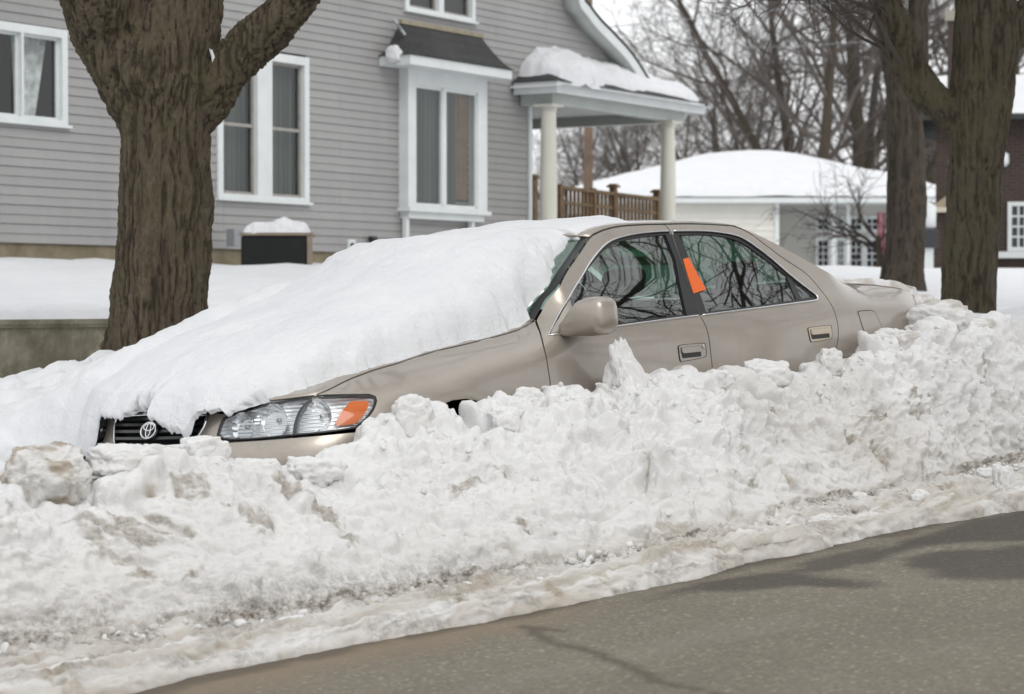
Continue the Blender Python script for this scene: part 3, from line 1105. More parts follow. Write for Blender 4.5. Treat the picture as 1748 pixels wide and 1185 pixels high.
def terrain(s, t_, X, Y):
    pl = plane_z(X, Y)
    side = .45 + .27 * sstep(-1.0, -1.9, t_)
    front = .40 + .17 * sstep(-.15, -.9, s)
    rear = .50 + .2 * sstep(4.85, 5.6, s)
    mid = np.where(s < 2, front, rear)
    w = sstep(-1.9, -.8, t_)
    h = side * (1 - w) + mid * w
    h = h + .22 * np.exp(-((s + .15) / .45) ** 2 - ((t_ + 1.15) / .50) ** 2)
    foot = (sstep(-.98, -.84, t_) * sstep(1.1, .9, t_)) * sstep(-.14, .02, s) * sstep(4.95, 4.8, s)
    h = h * (1 - foot) + .10 * foot
    cut = np.where(s < 0, sstep(.25, .75, t_), sstep(.9, 1.25, t_))
    h = h * (1 - cut) - .06 * cut
    h = h + .45 * sstep(9.6, 10.6, t_)
    z = pl + h
    P = np.stack([X.ravel(), Y.ravel(), 0 * X.ravel()], 1)
    near = np.exp(-((X + 1.95) ** 2 + (Y - 12.0) ** 2) / .5)
    z = z + .20 * near * (t_ < -1.0) - .07 * sstep(-2.6, -3.6, X) * (t_ < -1.5)
    lump = (fbm(P, 3.2, 4, 5).reshape(X.shape) * .028 + fbm(P, 12, 3, 9).reshape(X.shape) * .010) * np.where(t_ < .9, 1, 0)
    d_, _ = worley(P + fbm(P, 3, 2, 3)[:, None] * .1, 7, 3)
    rough = sstep(-1.2, -2.2, t_) * sstep(-4.45, -3.6, t_) * sstep(5, 2.5, s)
    z = z + lump + rough * (np.sqrt(np.clip(1 - d_.reshape(X.shape) ** 2, 0, 1)) - .6) * .17
    lw = lawn_z(s, t_, Y) + fbm(P, .9, 3, 21).reshape(X.shape) * .045 + fbm(P, 6, 4, 22).reshape(X.shape) * .014
    up = np.maximum(lw, z)
    return np.where(t_ < WALL_T, up, z)

def nonuni(lo, a, b, hi, step, grow=1.12):
    m = list(np.arange(a, b + step / 2, step))
    x, d = a, step
    left = []
    while x > lo:
        d *= grow; x -= d; left.append(x)
    x, d = b, step
    right = []
    while x < hi:
        d *= grow; x += d; right.append(x)
    return np.array(left[::-1] + m + right)
gs = nonuni(-120, -3.6, 8, 420, .055)
gt = nonuni(-420, -4.8, 1.3, 60, .055)
gt = np.sort(np.r_[gt[(gt < WALL_T - .02) | (gt > WALL_T + .02)], WALL_T - .004, WALL_T + .004])
SS, TT = np.meshgrid(gs, gt, indexing='ij')
XX = O_[0] + SS * B_[0] + TT * L_[0]
YY = O_[1] + SS * B_[1] + TT * L_[1]
ZZ = terrain(SS, TT, XX, YY)
V = np.stack([XX, YY, ZZ], -1).reshape(-1, 3)
g = link("snow_ground", mesh_np("snow_ground", V, gridfaces(len(gs), len(gt))[:, ::-1]), M['snow'], smooth=True)
tag(g, "white undisturbed snow over the verge and the lawn up to the houses", "snow ground", kind="structure")

def ground_z(x, y):
    s_ = np.array([[0.]]); p = np.array([x, y, 0]) - O_
    # invert the horizontal part of the street frame
    A = np.array([[B_[0], L_[0]], [B_[1], L_[1]]])
    s_, t_ = np.linalg.solve(A, p[:2])
    return float(terrain(np.array([[s_]]), np.array([[t_]]), np.array([[float(x)]]), np.array([[float(y)]]))[0, 0])

# ---- road
rs = nonuni(-110, -4, 9, 250, .035, 1.15)
rt = np.r_[np.arange(.9, 5.5, .035), np.arange(5.6, 10.2, .3)]
SS, TT = np.meshgrid(rs, rt, indexing='ij')
XX = O_[0] + SS * B_[0] + TT * L_[0]; YY = O_[1] + SS * B_[1] + TT * L_[1]
ZZ = plane_z(XX, YY)
V = np.stack([XX, YY, ZZ], -1)
Pn = V.reshape(-1, 3)
me = mesh_np("road", Pn, gridfaces(len(rs), len(rt))[:, ::-1])
pj = proj(V)
def blob(cx, cy, rx, ry, ang=0.0):
    """soft-edged patch on the road, centred where it lies on the street (s, t)"""
    c, s_ = math.cos(ang), math.sin(ang)
    x = (SS - cx) * c + (TT - cy) * s_; y = -(SS - cx) * s_ + (TT - cy) * c
    return 1 - np.hypot(x / rx, y / ry)
def road_st(px, py):
    p = plane_hit(px, py, U_, O_)
    a, b, _ = w2st(p)
    return float(a), float(b)
def pxpoly(pts):
    q = np.array([road_st(*p) for p in pts])
    sp = spline(np.vstack([q, q[:1]]), 5)[:-1]
    return sp
wn_ = (fbm(Pn, 5, 4, 31) * .04).reshape(SS.shape)
def polymask(poly, soft=.06):
    Q = np.stack([SS.ravel(), TT.ravel()], 1)
    Q = Q + np.stack([fbm(Pn, 6, 3, 41), fbm(Pn, 6, 3, 43)], 1) * .045
    lo, hi = poly.min(0) - .3, poly.max(0) + .3
    sel = np.all((Q > lo) & (Q < hi), 1)
    m = np.zeros(len(Q))
    q = Q[sel]
    ins = inpoly(q, poly)
    a = poly; b = np.roll(poly, -1, 0)
    ab = b - a
    tt = np.clip(((q[:, None] - a[None]) * ab[None]).sum(-1) / ((ab ** 2).sum(-1)[None] + 1e-12), 0, 1)
    d = np.sqrt((((a[None] + tt[..., None] * ab[None]) - q[:, None]) ** 2).sum(-1)).min(1)
    sd = np.where(ins, d, -d)
    m[sel] = sstep(-soft, soft, sd)
    return m.reshape(SS.shape)
wet = polymask(pxpoly([(1130, 1012), (1250, 985), (1330, 978), (1400, 984), (1488, 992), (1480, 1002), (1400, 1003), (1300, 1008), (1210, 1012)]))
wet = np.maximum(wet, polymask(pxpoly([(1545, 955), (1600, 942), (1700, 935), (1800, 928), (1850, 960), (1800, 985), (1690, 990), (1590, 984)])))
wet = np.maximum(wet, polymask(pxpoly([(1440, 955), (1520, 930), (1600, 905), (1700, 880), (1800, 850), (1850, 890), (1760, 922), (1650, 925), (1560, 935), (1480, 965)])))
wet = np.maximum(wet, polymask(pxpoly([(1080, 1030), (1220, 1000), (1380, 960), (1470, 935), (1500, 945), (1420, 975), (1300, 985), (1200, 1008)])) * .9)
edge = 2.05
near_edge = sstep(edge + .30, edge + .02, TT + wn_ * 2) * sstep(7, 5, SS)
wet = np.maximum(wet, .75 * sstep(edge + .13, edge + .03, TT + wn_ * 1.6))
attr(me, 'wet', np.clip(wet, 0, 1))
dirt = .85 * sstep(edge + .48, edge + .1, TT + wn_ * 3) * sstep(.6, -.6, SS) + .2 * near_edge
attr(me, 'dirt', np.clip(dirt, 0, 1) * .9)
Ls = np.stack([SS.ravel() * .10, TT.ravel(), 0 * TT.ravel()], 1)
sa = fbm(Ls, 2.6, 4, 61).reshape(SS.shape) + .5 * fbm(Pn, 5, 4, 62).reshape(SS.shape)
attr(me, 'salt', np.clip(sstep(.0, 1.1, sa) * .20 * (1 - wet), 0, 1))
cr = np.array([road_st(*p) for p in [(880, 1070), (930, 1090), (1000, 1115), (1060, 1138), (1110, 1155), (1160, 1172), (1210, 1190)]])
cr = resample(spline(cr, 4), .03)
cr2 = resample(np.array([road_st(*p) for p in [(890, 1072), (960, 1078)]]), .03)
D = np.full(SS.shape, 9.)
for q in np.vstack([cr, cr2]):
    w = np.array([fbm(np.array([[q[0], q[1], 0]]), 6, 2, 3)[0], fbm(np.array([[q[0], q[1], 4]]), 6, 2, 3)[0]]) * .02
    D = np.minimum(D, np.hypot(SS - q[0] - w[0], TT - q[1] - w[1]))
attr(me, 'crack', sstep(.036, .010, D) * .9)
road = link("road", me, M['asphalt'], smooth=True)
tag(road, "grey-brown asphalt street with dark wet patches and a thin crack", "road", kind="structure")

# ---- the ploughed bank
CREST_PX = [(-260, 815), (-120, 805), (0, 832), (60, 826), (130, 822), (175, 780), (240, 768), (300, 775), (370, 765), (440, 792), (520, 780), (600, 752), (660, 718), (710, 708), (745, 716), (800, 718), (835, 700), (865, 686), (920, 672), (1000, 672), (1060, 655), (1110, 650), (1210, 642), (1300, 628), (1380, 626), (1440, 610),
            (1490, 588), (1540, 565), (1600, 562), (1700, 552), (1748, 548), (1850, 528), (1950, 510)]
TC = 1.07
cs = np.array([w2st(plane_hit(px, py, L_, O_ + L_ * TC)) for px, py in CREST_PX])
CR_S, CR_H = cs[:, 0], cs[:, 2]
FT_S = [-4, -1.63, -1.24, -.83, -.35, .17, .72, 1.5, 2.9, 4.2, 4.65, 6, 12]
FT_T = [1.28, 1.38, 1.53, 1.66, 1.73, 1.76, 1.83, 1.80, 1.58, 1.46, 1.50, 1.5, 1.5]
EDGE_S = [-6, -1.78, -1.6, -.81, -.03, .93, 2.21, 3.14, 6, 12]
EDGE_T = [2.0, 2.02, 2.03, 1.96, 2.07, 2.12, 2.05, 2.14, 2.1, 2.1]
bs = np.r_[np.arange(-4.2, -2.2, .03), np.arange(-2.2, 6.0, .0088), np.arange(6.0, 13, .03)]
NQ = 230
q = np.linspace(0, 1, NQ)
hc = np.interp(bs, CR_S, CR_H) - .062
ft = np.interp(bs, FT_S, FT_T); et = np.interp(bs, EDGE_S, EDGE_T)
Pq = np.stack([bs * 0, bs, bs * 0], 1)
et = et + fbm(Pq, 2.2, 4, 7) * .045
ft = ft + fbm(Pq, 1.3, 3, 8) * .06
# profile control points per s:  (t, h)
ctl = []
fr = sstep(-.12, -.5, bs)                  # in front of the nose the bank runs back into the snow there
ctl.append((np.where(fr > 0, .86 - .7 * fr, .86), np.where(fr > 0, hc - .45 + .42 * fr, hc - .45)))
ctl.append((.90 - .4 * fr, hc - .10 + .10 * fr))
ctl.append((bs * 0 + 1.00 - .1 * fr, hc - .01))
ctl.append((bs * 0 + 1.08, hc))
ctl.append((1.08 + (ft - 1.08) * .32, hc * .80 + .02))
ctl.append((1.08 + (ft - 1.08) * .62, hc * .50 + .05))
ctl.append((1.08 + (ft - 1.08) * .86, hc * .22 + .09))
ctl.append((ft, bs * 0 + .100))
ctl.append((ft + (et - ft) * .35, bs * 0 + .082))
ctl.append((ft + (et - ft) * .80, bs * 0 + .060))
ctl.append((et - .025, bs * 0 + .038))
ctl.append((et, bs * 0 + .006))
ctl.append((et + .004, bs * 0 - .04))
K = np.array([[a, b] for a, b in ctl])            # k, 2, ns
wk = np.array([0, .7, 1.2, 1.6, 2.6, 3.6, 4.4, 5.0, 5.8, 6.8, 7.3, 7.55, 7.75]); wk = wk / wk[-1]
def cat(K, wk, q):
    out = np.zeros((2, K.shape[2], len(q)))
    n = len(K)
    E = np.concatenate([(2 * K[0] - K[1])[None], K, (2 * K[-1] - K[-2])[None]])
    for j, qq in enumerate(q):
        i = min(np.searchsorted(wk, qq, 'right') - 1, n - 2)
        f = (qq - wk[i]) / (wk[i + 1] - wk[i])
        p0, p1, p2, p3 = E[i], E[i + 1], E[i + 2], E[i + 3]
        out[:, :, j] = .5 * (2 * p1 + (p2 - p0) * f + (2 * p0 - 5 * p1 + 4 * p2 - p3) * f * f + (-p0 + 3 * p1 - 3 * p2 + p3) * f ** 3)
    return out
TQ, HQ = cat(K, wk, q)
SQ = np.repeat(bs[:, None], NQ, 1); QQ = np.repeat(q[None, :], len(bs), 0)
P = st2w(SQ, TQ, HQ)
N = grid_normals(P)
if N[len(bs) // 2, 80] @ (L_ + U_) < 0: N = -N
LP = np.stack([SQ, TQ, HQ], -1).reshape(-1, 3)
warp = np.stack([fbm(LP, 2.6, 3, 51), fbm(LP, 2.6, 3, 52), fbm(LP, 2.6, 3, 53)], 1)
def cells(scale, seed, wamp=.10, p=.5):
    d, r = worley(LP + warp * wamp, scale, seed)
    return (np.clip(1 - d ** 2 * 1.15, 0, 1) ** p).reshape(SQ.shape), r.reshape(SQ.shape)
c1, r1 = cells(4.2, 61, .05)
c2, r2 = cells(8.5, 62, .03)
c3, r3 = cells(17, 63, .015)
c4, r4 = cells(34, 64, .006)
qf = np.interp(QQ, [0, wk[2], wk[3], wk[6], wk[7], wk[8], 1], [1, 1, 1, 1, .5, .25, .15])          # strip is flat ice
upper = np.interp(QQ, [0, wk[3], wk[4], wk[6], wk[7], 1], [1, 1, .75, .45, .35, .15])
smooth_l = sstep(1.3, -.2, SQ) * sstep(wk[3], wk[5], QQ)                    # scraped smooth face, front left
lumpy = np.clip(.45 + 1.1 * noise(LP, 1.3, 71).reshape(SQ.shape), .1, 1.25) * (1 - .72 * smooth_l)
disp = ((c1 - .62) * .09 * (.5 + r1) + (c2 - .62) * .064 * (.35 + 1.1 * r2) * lumpy + (c3 - .62) * .040 * (.3 + 1.2 * r3) * lumpy + (c4 - .6) * .020 * lumpy) * upper
disp = disp * (1 - .35 * smooth_l)
def soften(A, k):
    for _ in range(k):
        A = (A + np.roll(A, 1, 0) + np.roll(A, -1, 0)) / 3
        B = A.copy(); B[:, 1:-1] = (A[:, 1:-1] + A[:, 2:] + A[:, :-2]) / 3; A = B
    return A
# broken blocks standing proud of each other
disp += soften(((r2 - .5) * .060 * lumpy + (r1 - .5) * .045 + (r3 - .5) * .020 * lumpy), 2) * upper * (1 - .55 * smooth_l)
n1 = fbm(LP, 3.0, 4, 81).reshape(SQ.shape); n2 = fbm(LP, 22, 4, 82).reshape(SQ.shape)
disp += qf * n1 * .022 + n2 * .0060 * (.5 + qf) + fbm(LP, 48, 3, 87).reshape(SQ.shape) * .0028 * (.4 + qf)
# flaking: terraces scraped by the plough blade, long in s
LP2 = LP * np.array([.55, 1, 1.6])
tr = fbm(LP2 + warp * .25, 5.0, 4, 83).reshape(SQ.shape)
ledge = sstep(.02, .10, tr) + sstep(-.32, -.24, tr) + .8 * sstep(.34, .40, tr)
face = sstep(wk[3], wk[4], QQ) * sstep(wk[7], wk[6], QQ)
disp += (ledge - 1.3) * .017 * face * (.35 + .65 * (1 - smooth_l))
disp += (sstep(0, .05, fbm(LP2 + warp * .3, 9.0, 3, 84).reshape(SQ.shape)) - .5) * .010 * face
# thin cracks
for sc_, sd_ in ((3.1, 85), (5.3, 86)):
    k = np.abs(fbm(LP * np.array([1.3, 1, .8]) + warp * .2, sc_, 4, sd_).reshape(SQ.shape))
    disp -= np.exp(-(k / .012) ** 2) * .009 * face
# pits punched in
d5, r5 = worley(LP + warp * .05, 6.5, 88)
pit = (np.exp(-(d5 / .17) ** 2) * (r5 > .72)).reshape(SQ.shape)
disp -= pit * .035 * face
# strip: tyre-pressed streaks along the street
LP3 = LP * np.array([.12, 1, 0])
strip = sstep(wk[7], wk[8], QQ)
disp += strip * (fbm(LP3, 40, 3, 91).reshape(SQ.shape) * .016 + fbm(LP, 30, 3, 93).reshape(SQ.shape) * .006 + fbm(LP3, 9, 2, 92).reshape(SQ.shape) * .012) * sstep(1.0, .93, QQ)
crumb = np.exp(-((QQ - wk[7] - .01) / .045) ** 2) + .25 * strip
disp += crumb * ((c3 - .5) * .03 * (r3 > .45) + (c4 - .5) * .022 * (r4 > .4) + .01)
# clods of broken snow frozen into the surface: each one a fused, irregular bump
rng = np.random.default_rng(19)
dens = np.clip(.25 + .8 * noise(LP, 1.2, 171).reshape(SQ.shape) + .4 * noise(LP, 4.0, 172).reshape(SQ.shape), .04, 1.2)
dens = dens * np.interp(QQ, [0, wk[1], wk[2], wk[3], wk[4], wk[6], wk[7], wk[7] + .03, wk[8], 1], [.0, .3, 1.0, 1.3, 1.0, .6, .8, .6, .06, .0]) * (1 - .80 * smooth_l)
dens = dens * sstep(-2.6, -2.2, SQ) * sstep(6.8, 6.0, SQ)
dgrid = dens * np.gradient(bs)[:, None]
cum = np.cumsum(dgrid.ravel()); cum /= cum[-1]
rough_ = fbm(LP, 30, 3, 173).reshape(SQ.shape)
stamp = np.zeros(SQ.shape)
for i in range(3600):
    kk_ = int(np.searchsorted(cum, rng.random())); ci, cj = divmod(kk_, NQ)
    r_ = .013 + .046 * rng.random() ** 2.8
    wi = int(1.5 * r_ / .0085) + 2
    a0, a1, b0_, b1_ = max(0, ci - wi), min(len(bs), ci + wi + 1), max(0, cj - wi), min(NQ, cj + wi + 1)
    pp = P[a0:a1, b0_:b1_] - P[ci, cj]
    e1 = rng.normal(0, 1, 3); e1 /= np.linalg.norm(e1)
    st2 = 1 + .5 * rng.random()
    d2 = np.sum(pp ** 2, -1) + (st2 ** 2 - 1) * (pp @ e1) ** 2
    dd_ = np.sqrt(d2) * (1 + .38 * rough_[a0:a1, b0_:b1_])
    hgt = np.where(dd_ < r_, (np.clip(1 - (dd_ / r_) ** 2, 0, 1)) ** .45, 0) * r_ * rng.uniform(.35, .85)
    stamp[a0:a1, b0_:b1_] = np.maximum(stamp[a0:a1, b0_:b1_], hgt + .35 * np.minimum(stamp[a0:a1, b0_:b1_], hgt))
disp = disp + stamp
gentle = np.interp(QQ, [0, wk[1], wk[2]], [.2, .5, 1])
P = P + N * (disp * gentle)[..., None]
me = mesh_np("snow_bank", P.reshape(-1, 3), gridfaces(len(bs), NQ))
# dirt: thrown slush stains, grit line at the foot; shade of the lower face greyed in too
st_ = fbm(LP * np.array([1, 1, 1.2]) + warp * .12, 6.5, 5, 101, .6).reshape(SQ.shape)
low = sstep(wk[3], wk[7], QQ)
dirt = .05 + .15 * low + .42 * sstep(.66, 1.0, st_) + .20 * sstep(-.1, .8, fbm(LP, 1.6, 3, 102).reshape(SQ.shape)) * (.4 + .6 * sstep(.5, 3, SQ))
dirt += pit * .9 * (r5.reshape(SQ.shape) > .80)
dirt += strip * (.30 + .26 * fbm(LP * np.array([.10, 1, 0]), 34, 4, 103).reshape(SQ.shape) + .14 * fbm(LP3, 9, 3, 106).reshape(SQ.shape))
st_ = st_ * (1 - strip)
gw = .028 + .050 * sstep(1.2, -.6, SQ)
grit = np.exp(-((QQ - wk[7] - .022) / gw) ** 2) * sstep(-.5, .4, fbm(LP, 1.7, 4, 104).reshape(SQ.shape) + .8 * sstep(1.2, -.4, SQ) + .75 * sstep(1.6, 2.6, SQ) - .2 + .5 * fbm(LP, 8, 3, 105).reshape(SQ.shape))
grit = np.maximum(grit, .85 * sstep(.985, 1.0, QQ + .01 * n2))
grit = np.maximum(grit, .5 * sstep(.72, .95, st_) * face)
grit = np.maximum(grit, strip * .42 * sstep(.05, .6, fbm(LP * np.array([.35, 1, 0]), 15, 4, 107).reshape(SQ.shape)))
dirt = np.maximum(dirt, .6 * np.exp(-((QQ - wk[7] - .01) / .05) ** 2))
attr(me, 'dirt', np.clip(dirt, 0, 1)); attr(me, 'grit', np.clip(grit, 0, 1))
bank = link("snow_bank", me, M['bank'], smooth=True)
tag(bank, "long lumpy bank of dirty ploughed snow between the car and the road", "snow bank", kind="structure")
bm_n = None

# ---------------------------------------------------------------- snow lying on things
def snow_sheet(name, P, H, up, label, cat, mat=None, seed=1, amp=1.0, kind=None, fine=.004):
    """P: grid of base points, H: thickness (negative = tucked under what carries it)"""
    up = np.asarray(up, float)
    Q = P + up * H[..., None]
    N = grid_normals(Q)
    mid = N[N.shape[0] // 2, N.shape[1] // 2]
    flip = mid @ (np.array([0, 0, 1.]) if up.ndim == 1 else np.array([0, 0, 1.])) < 0
    if flip: N = -N
    X = Q.reshape(-1, 3)
    d = fbm(X, 7, 4, seed).reshape(H.shape) * .010 * amp + fbm(X, 28, 4, seed + 3).reshape(H.shape) * fine * amp
    Q = Q + N * (d * sstep(-.01, .03, H))[..., None]
    F = gridfaces(*H.shape)
    if flip: F = F[:, ::-1]
    o = link(name, mesh_np(name, Q.reshape(-1, 3), F), mat or M['snow'], smooth=True)
    tag(o, label, cat, kind=kind)
    return o

def rowcat(a, b):
    return np.concatenate([a, b], 0)

# ---- hood, windshield and front of the roof under one blanket
nw = 230
w = np.linspace(-1, 1, nw)
def fine_surf(G, nv, v0=0., v1=1.):
    X, Y, Z = G
    A = np.stack([X, Y, Z], -1)
    vi = np.linspace(v0, v1, nv) * (A.shape[0] - 1)
    wi = (w + 1) / 2 * (A.shape[1] - 1)
    i0 = np.clip(vi.astype(int), 0, A.shape[0] - 2); j0 = np.clip(wi.astype(int), 0, A.shape[1] - 2)
    fi = (vi - i0)[:, None, None]; fj = (wi - j0)[None, :, None]
    g = lambda a, b: A[i0 + a][:, j0 + b]
    return (g(0, 0) * (1 - fi) + g(1, 0) * fi) * (1 - fj) + (g(0, 1) * (1 - fi) + g(1, 1) * fi) * fj
nh, nsn, nr = 130, 95, 80
hoodp = fine_surf(HOODG, nh); wsp = fine_surf(WSG, nsn, .04, 1.0); rfp = fine_surf(ROOFG, nr, 0, .66)
# skirt hanging over the nose: forward and down from the hood's front edge
nsk = 42
k = np.linspace(1, 0, nsk)[:, None]
e0 = hoodp[0]
skirt_d = np.interp(w, [-1, -.92, -.82, -.70, -.60, -.53, -.49, -.40, -.28, -.12, -.02, .08, .15, .22, .30, .37, .42, .47, .53, .60, .72, .82, 1],
                    [.46, .38, .29, .25, .21, .125, .034, .022, .040, .024, .006, .020, .040, .070, .105, .125, .095, .040, .020, .026, .008, -.02, -.03])
jit = fbm(np.stack([w * 9, w * 0, w * 0], 1), 1.0, 4, 5) * .022 + fbm(np.stack([w * 30, w * 0, w * 0], 1), 1.0, 2, 6) * .012
skirt_d = skirt_d + jit * np.where(w < .7, 1, .3)
fwd = np.sin(k * math.pi / 2 * .95) * .055 + .012
skf = sstep(-.02, .03, skirt_d)
sk = np.stack([np.repeat(e0[None, :, 0], nsk, 0) * (1 + .05 * k * (np.abs(w) > .55)), e0[None, :, 1] - fwd * (skf * 1.2 - .2)[None], e0[None, :, 2] - k ** 1.25 * np.maximum(skirt_d, 0)[None] + .0], -1)
# far corner bulges out to where it drops on the verge
sk[..., 1] -= (k * np.clip(-(w + .5), 0, 1)[None]) * .22
base = np.concatenate([sk, hoodp, wsp, rfp], 0)
nrow = base.shape[0]
# smooth the hollow where hood meets screen
bz = base.copy()
for _ in range(60):
    bz[nsk:-1] = (bz[nsk:-1] * 2 + np.concatenate([bz[nsk - 1:-2], ]) + bz[nsk + 1:]) / 4
row = np.arange(nrow)
r_h0, r_w0, r_r0 = nsk, nsk + nh, nsk + nh + nsn
# thickness down the middle of the blanket
Hr = np.interp(row, [0, nsk * .5, nsk, nsk + 20, nsk + 80, r_w0 - 20, r_w0 + 10, r_w0 + 50, r_r0 - 5, r_r0 + 15, nrow - 14, nrow - 1],
               [.02, .05, .09, .14, .19, .235, .27, .180, .045, .020, .012, .006])
# near edge (fraction of the half width) along the rows
wn = np.interp(row, [0, nsk, nsk + 8, nsk + 22, nsk + 45, nsk + 70, r_w0 - 22, r_w0 - 2, r_w0 + 8, r_w0 + 25, r_w0 + 50, r_w0 + 75, r_r0 - 4, r_r0 + 12, r_r0 + 45, nrow - 1],
               [.90, .80, .83, .905, .965, 1.0, 1.0, .985, .985, .975, .945, .925, .915, .93, .90, .30])
rj = fbm(np.stack([row * .05, row * 0, row * 0 + 3.3], 1), 1.0, 4, 15) * np.where(row > nsk + nh, .010, .030) + fbm(np.stack([row * .22, row * 0, row * 0], 1), 1, 3, 16) * np.where(row > nsk + nh, .003, .016)
hw = np.maximum(base[:, -1, 0], .55)
wn = np.minimum(wn + rj, .982)
dn = (wn[:, None] - w[None, :]) * hw[:, None]
wob = fbm(base.reshape(-1, 3), 9, 4, 17).reshape(dn.shape) * .022
d_near = np.minimum(dn + wob, (1 - w[None, :]) * hw[:, None] - .006)
d_far = (w[None, :] + 1.02) * hw[:, None] + .12
d_back = (nrow - 6 - row)[:, None] * .012 + wob
d_front = skf[None] * (row[:, None] * .006 + .012) + (1 - skf[None]) * ((row[:, None] - nsk - 2) * .007 + wob * .5)
dd = np.minimum(np.minimum(d_near, d_far), np.minimum(d_back, d_front))
dw = np.interp(row, [0, nsk, r_w0, r_w0 + 40, r_r0, nrow], [.055, .075, .16, .20, .15, .16])[:, None]
kk = np.clip(dd / dw, 0, 1)
H = Hr[:, None] * np.sqrt(np.clip(1 - (1 - kk) ** 2, 0, 1))
H = H * (1 + .10 * np.clip(-w, 0, 1)[None]) + fbm(base.reshape(-1, 3), 3.2, 3, 19).reshape(dn.shape) * .012 * kk
H = np.where(dd < 0, np.maximum(dd, -.02) * .9 - .004, H)
bl = np.clip(H / .05, 0, 1)[..., None]
bb = base * (1 - bl) + bz * bl
# over the skirt snow swells outward as well as up
upv = np.zeros_like(bb)
fz = np.clip((row - nsk * .2) / (nsk * .9), 0, 1)[:, None]
upv[..., 2] = .25 + .75 * fz
upv[..., 1] = -(1 - fz) * .75
Wp = car2w(bb)
upw = upv[..., 0:1] * L_ + upv[..., 1:2] * B_ + upv[..., 2:3] * U_
cover = snow_sheet("snow_cover", Wp, H, upw, "thick smooth blanket of clean snow over the car's hood and windshield", "snow", seed=201, amp=.45)
# the far side falls to the verge: a second drift against the car's hidden flank
nu_, nv_ = 120, 40
sidx = np.linspace(nsk * .0, r_w0 + 30, nu_).astype(int)
top = bb[sidx, 4] + upv[sidx, 4] * H[sidx, 4][:, None]
dv = np.linspace(0, 1, nv_)
sg_ = sstep(0, 1, dv)[None]
drift = np.stack([top[:, None, 0] - 1.05 * dv[None] - 0 * top[:, None, 0], np.repeat(top[:, None, 1], nv_, 1) - .12 * dv[None] * np.linspace(1, 0, nu_)[:, None], top[:, None, 2] * (1 - sg_) + .60 * sg_], -1)
drift[..., 2] -= (.22 * sstep(.70, 1.0, np.linspace(0, 1, nu_)))[:, None] * (1 - sg_)
drift[:, 0, 2] -= .06; drift[:, 0, 0] += .16; drift[:, 1, 0] += .06; drift[:, 1:4, 2] += .02
o = snow_sheet("snow_drift", car2w(drift), np.full((nu_, nv_), .03) + fbm(drift.reshape(-1, 3), 3, 4, 212).reshape(nu_, nv_) * .03 * np.sin(dv * math.pi)[None], U_, "smooth snow slope between the car's far side and the tree verge", "snow drift", seed=211)

# ---- boot lid
def boot():
    nu, nv = 110, 110
    u = np.linspace(0, 1, nu)[:, None]; ww = np.linspace(-1, 1, nv)[None, :]
    E = np.array(bl_e)
    d = np.r_[0, np.cumsum(np.linalg.norm(np.diff(E, axis=0), axis=1))]; L0 = d[-1]
    e = np.stack([np.interp(u[:, 0] * (L0 + .26), np.r_[d, L0 + .05, L0 + .12, L0 + .26], np.r_[E[:, k], E[-1, k] + (0, -.02, -.05)[0] * 0 + [0, -.02, -.04][0] * (k == 0), E[-1, k] - .03 * (k == 0) + .05 * (k == 1) - .04 * (k == 2), E[-1, k] - .05 * (k == 0) + .08 * (k == 1) - .26 * (k == 2)]) for k in range(3)], 1)
    g = 1 - np.abs(ww) ** 2.0
    X = e[:, 0][:, None] * ww; Y = e[:, 1][:, None] + .11 * g; Z = e[:, 2][:, None] + .02 * g
    P = np.stack([X, Y, Z], -1)
    wn = np.interp(u[:, 0], [0, .2, .45, .60, .72, .8, 1], [.62, .66, .72, .86, 1.0, 1.04, 1.06])[:, None]
    jit = fbm(P.reshape(-1, 3), 6, 4, 221).reshape(X.shape) * .05
    dn = (wn - ww) * .66 + jit
    df = (ww + 1.05) * .66
    d0 = u * (L0 + .26) - .02 + jit
    dd = np.minimum(np.minimum(dn, df), d0)
    Hm = np.interp(u[:, 0], [0, .3, .5, .60, .70, .9, 1], [.030, .040, .055, .075, .072, .065, .05])[:, None]
    kk = np.clip(dd / .07, 0, 1)
    lum, _ = worley(P.reshape(-1, 3), 9, 5)
    H = (Hm + (np.sqrt(np.clip(1 - lum ** 2, 0, 1)).reshape(X.shape) - .6) * .035 * sstep(.3, .6, u)) * np.sqrt(1 - (1 - kk) ** 2)
    H = np.where(dd < 0, np.maximum(dd, -.02) - .004, H)
    o = snow_sheet("snow_cover", car2w(P), H, U_ * .8 + B_ * .35, "crusty snow strip lying along the car's trunk lid and over its tail", "snow", M['bank'], seed=231, amp=1.4)
    a = o.data
    attr(a, 'dirt', np.clip(.08 + .5 * sstep(.1, .6, fbm(P.reshape(-1, 3), 7, 4, 233)), 0, 1)); attr(a, 'grit', np.zeros(len(a.vertices)))
boot()

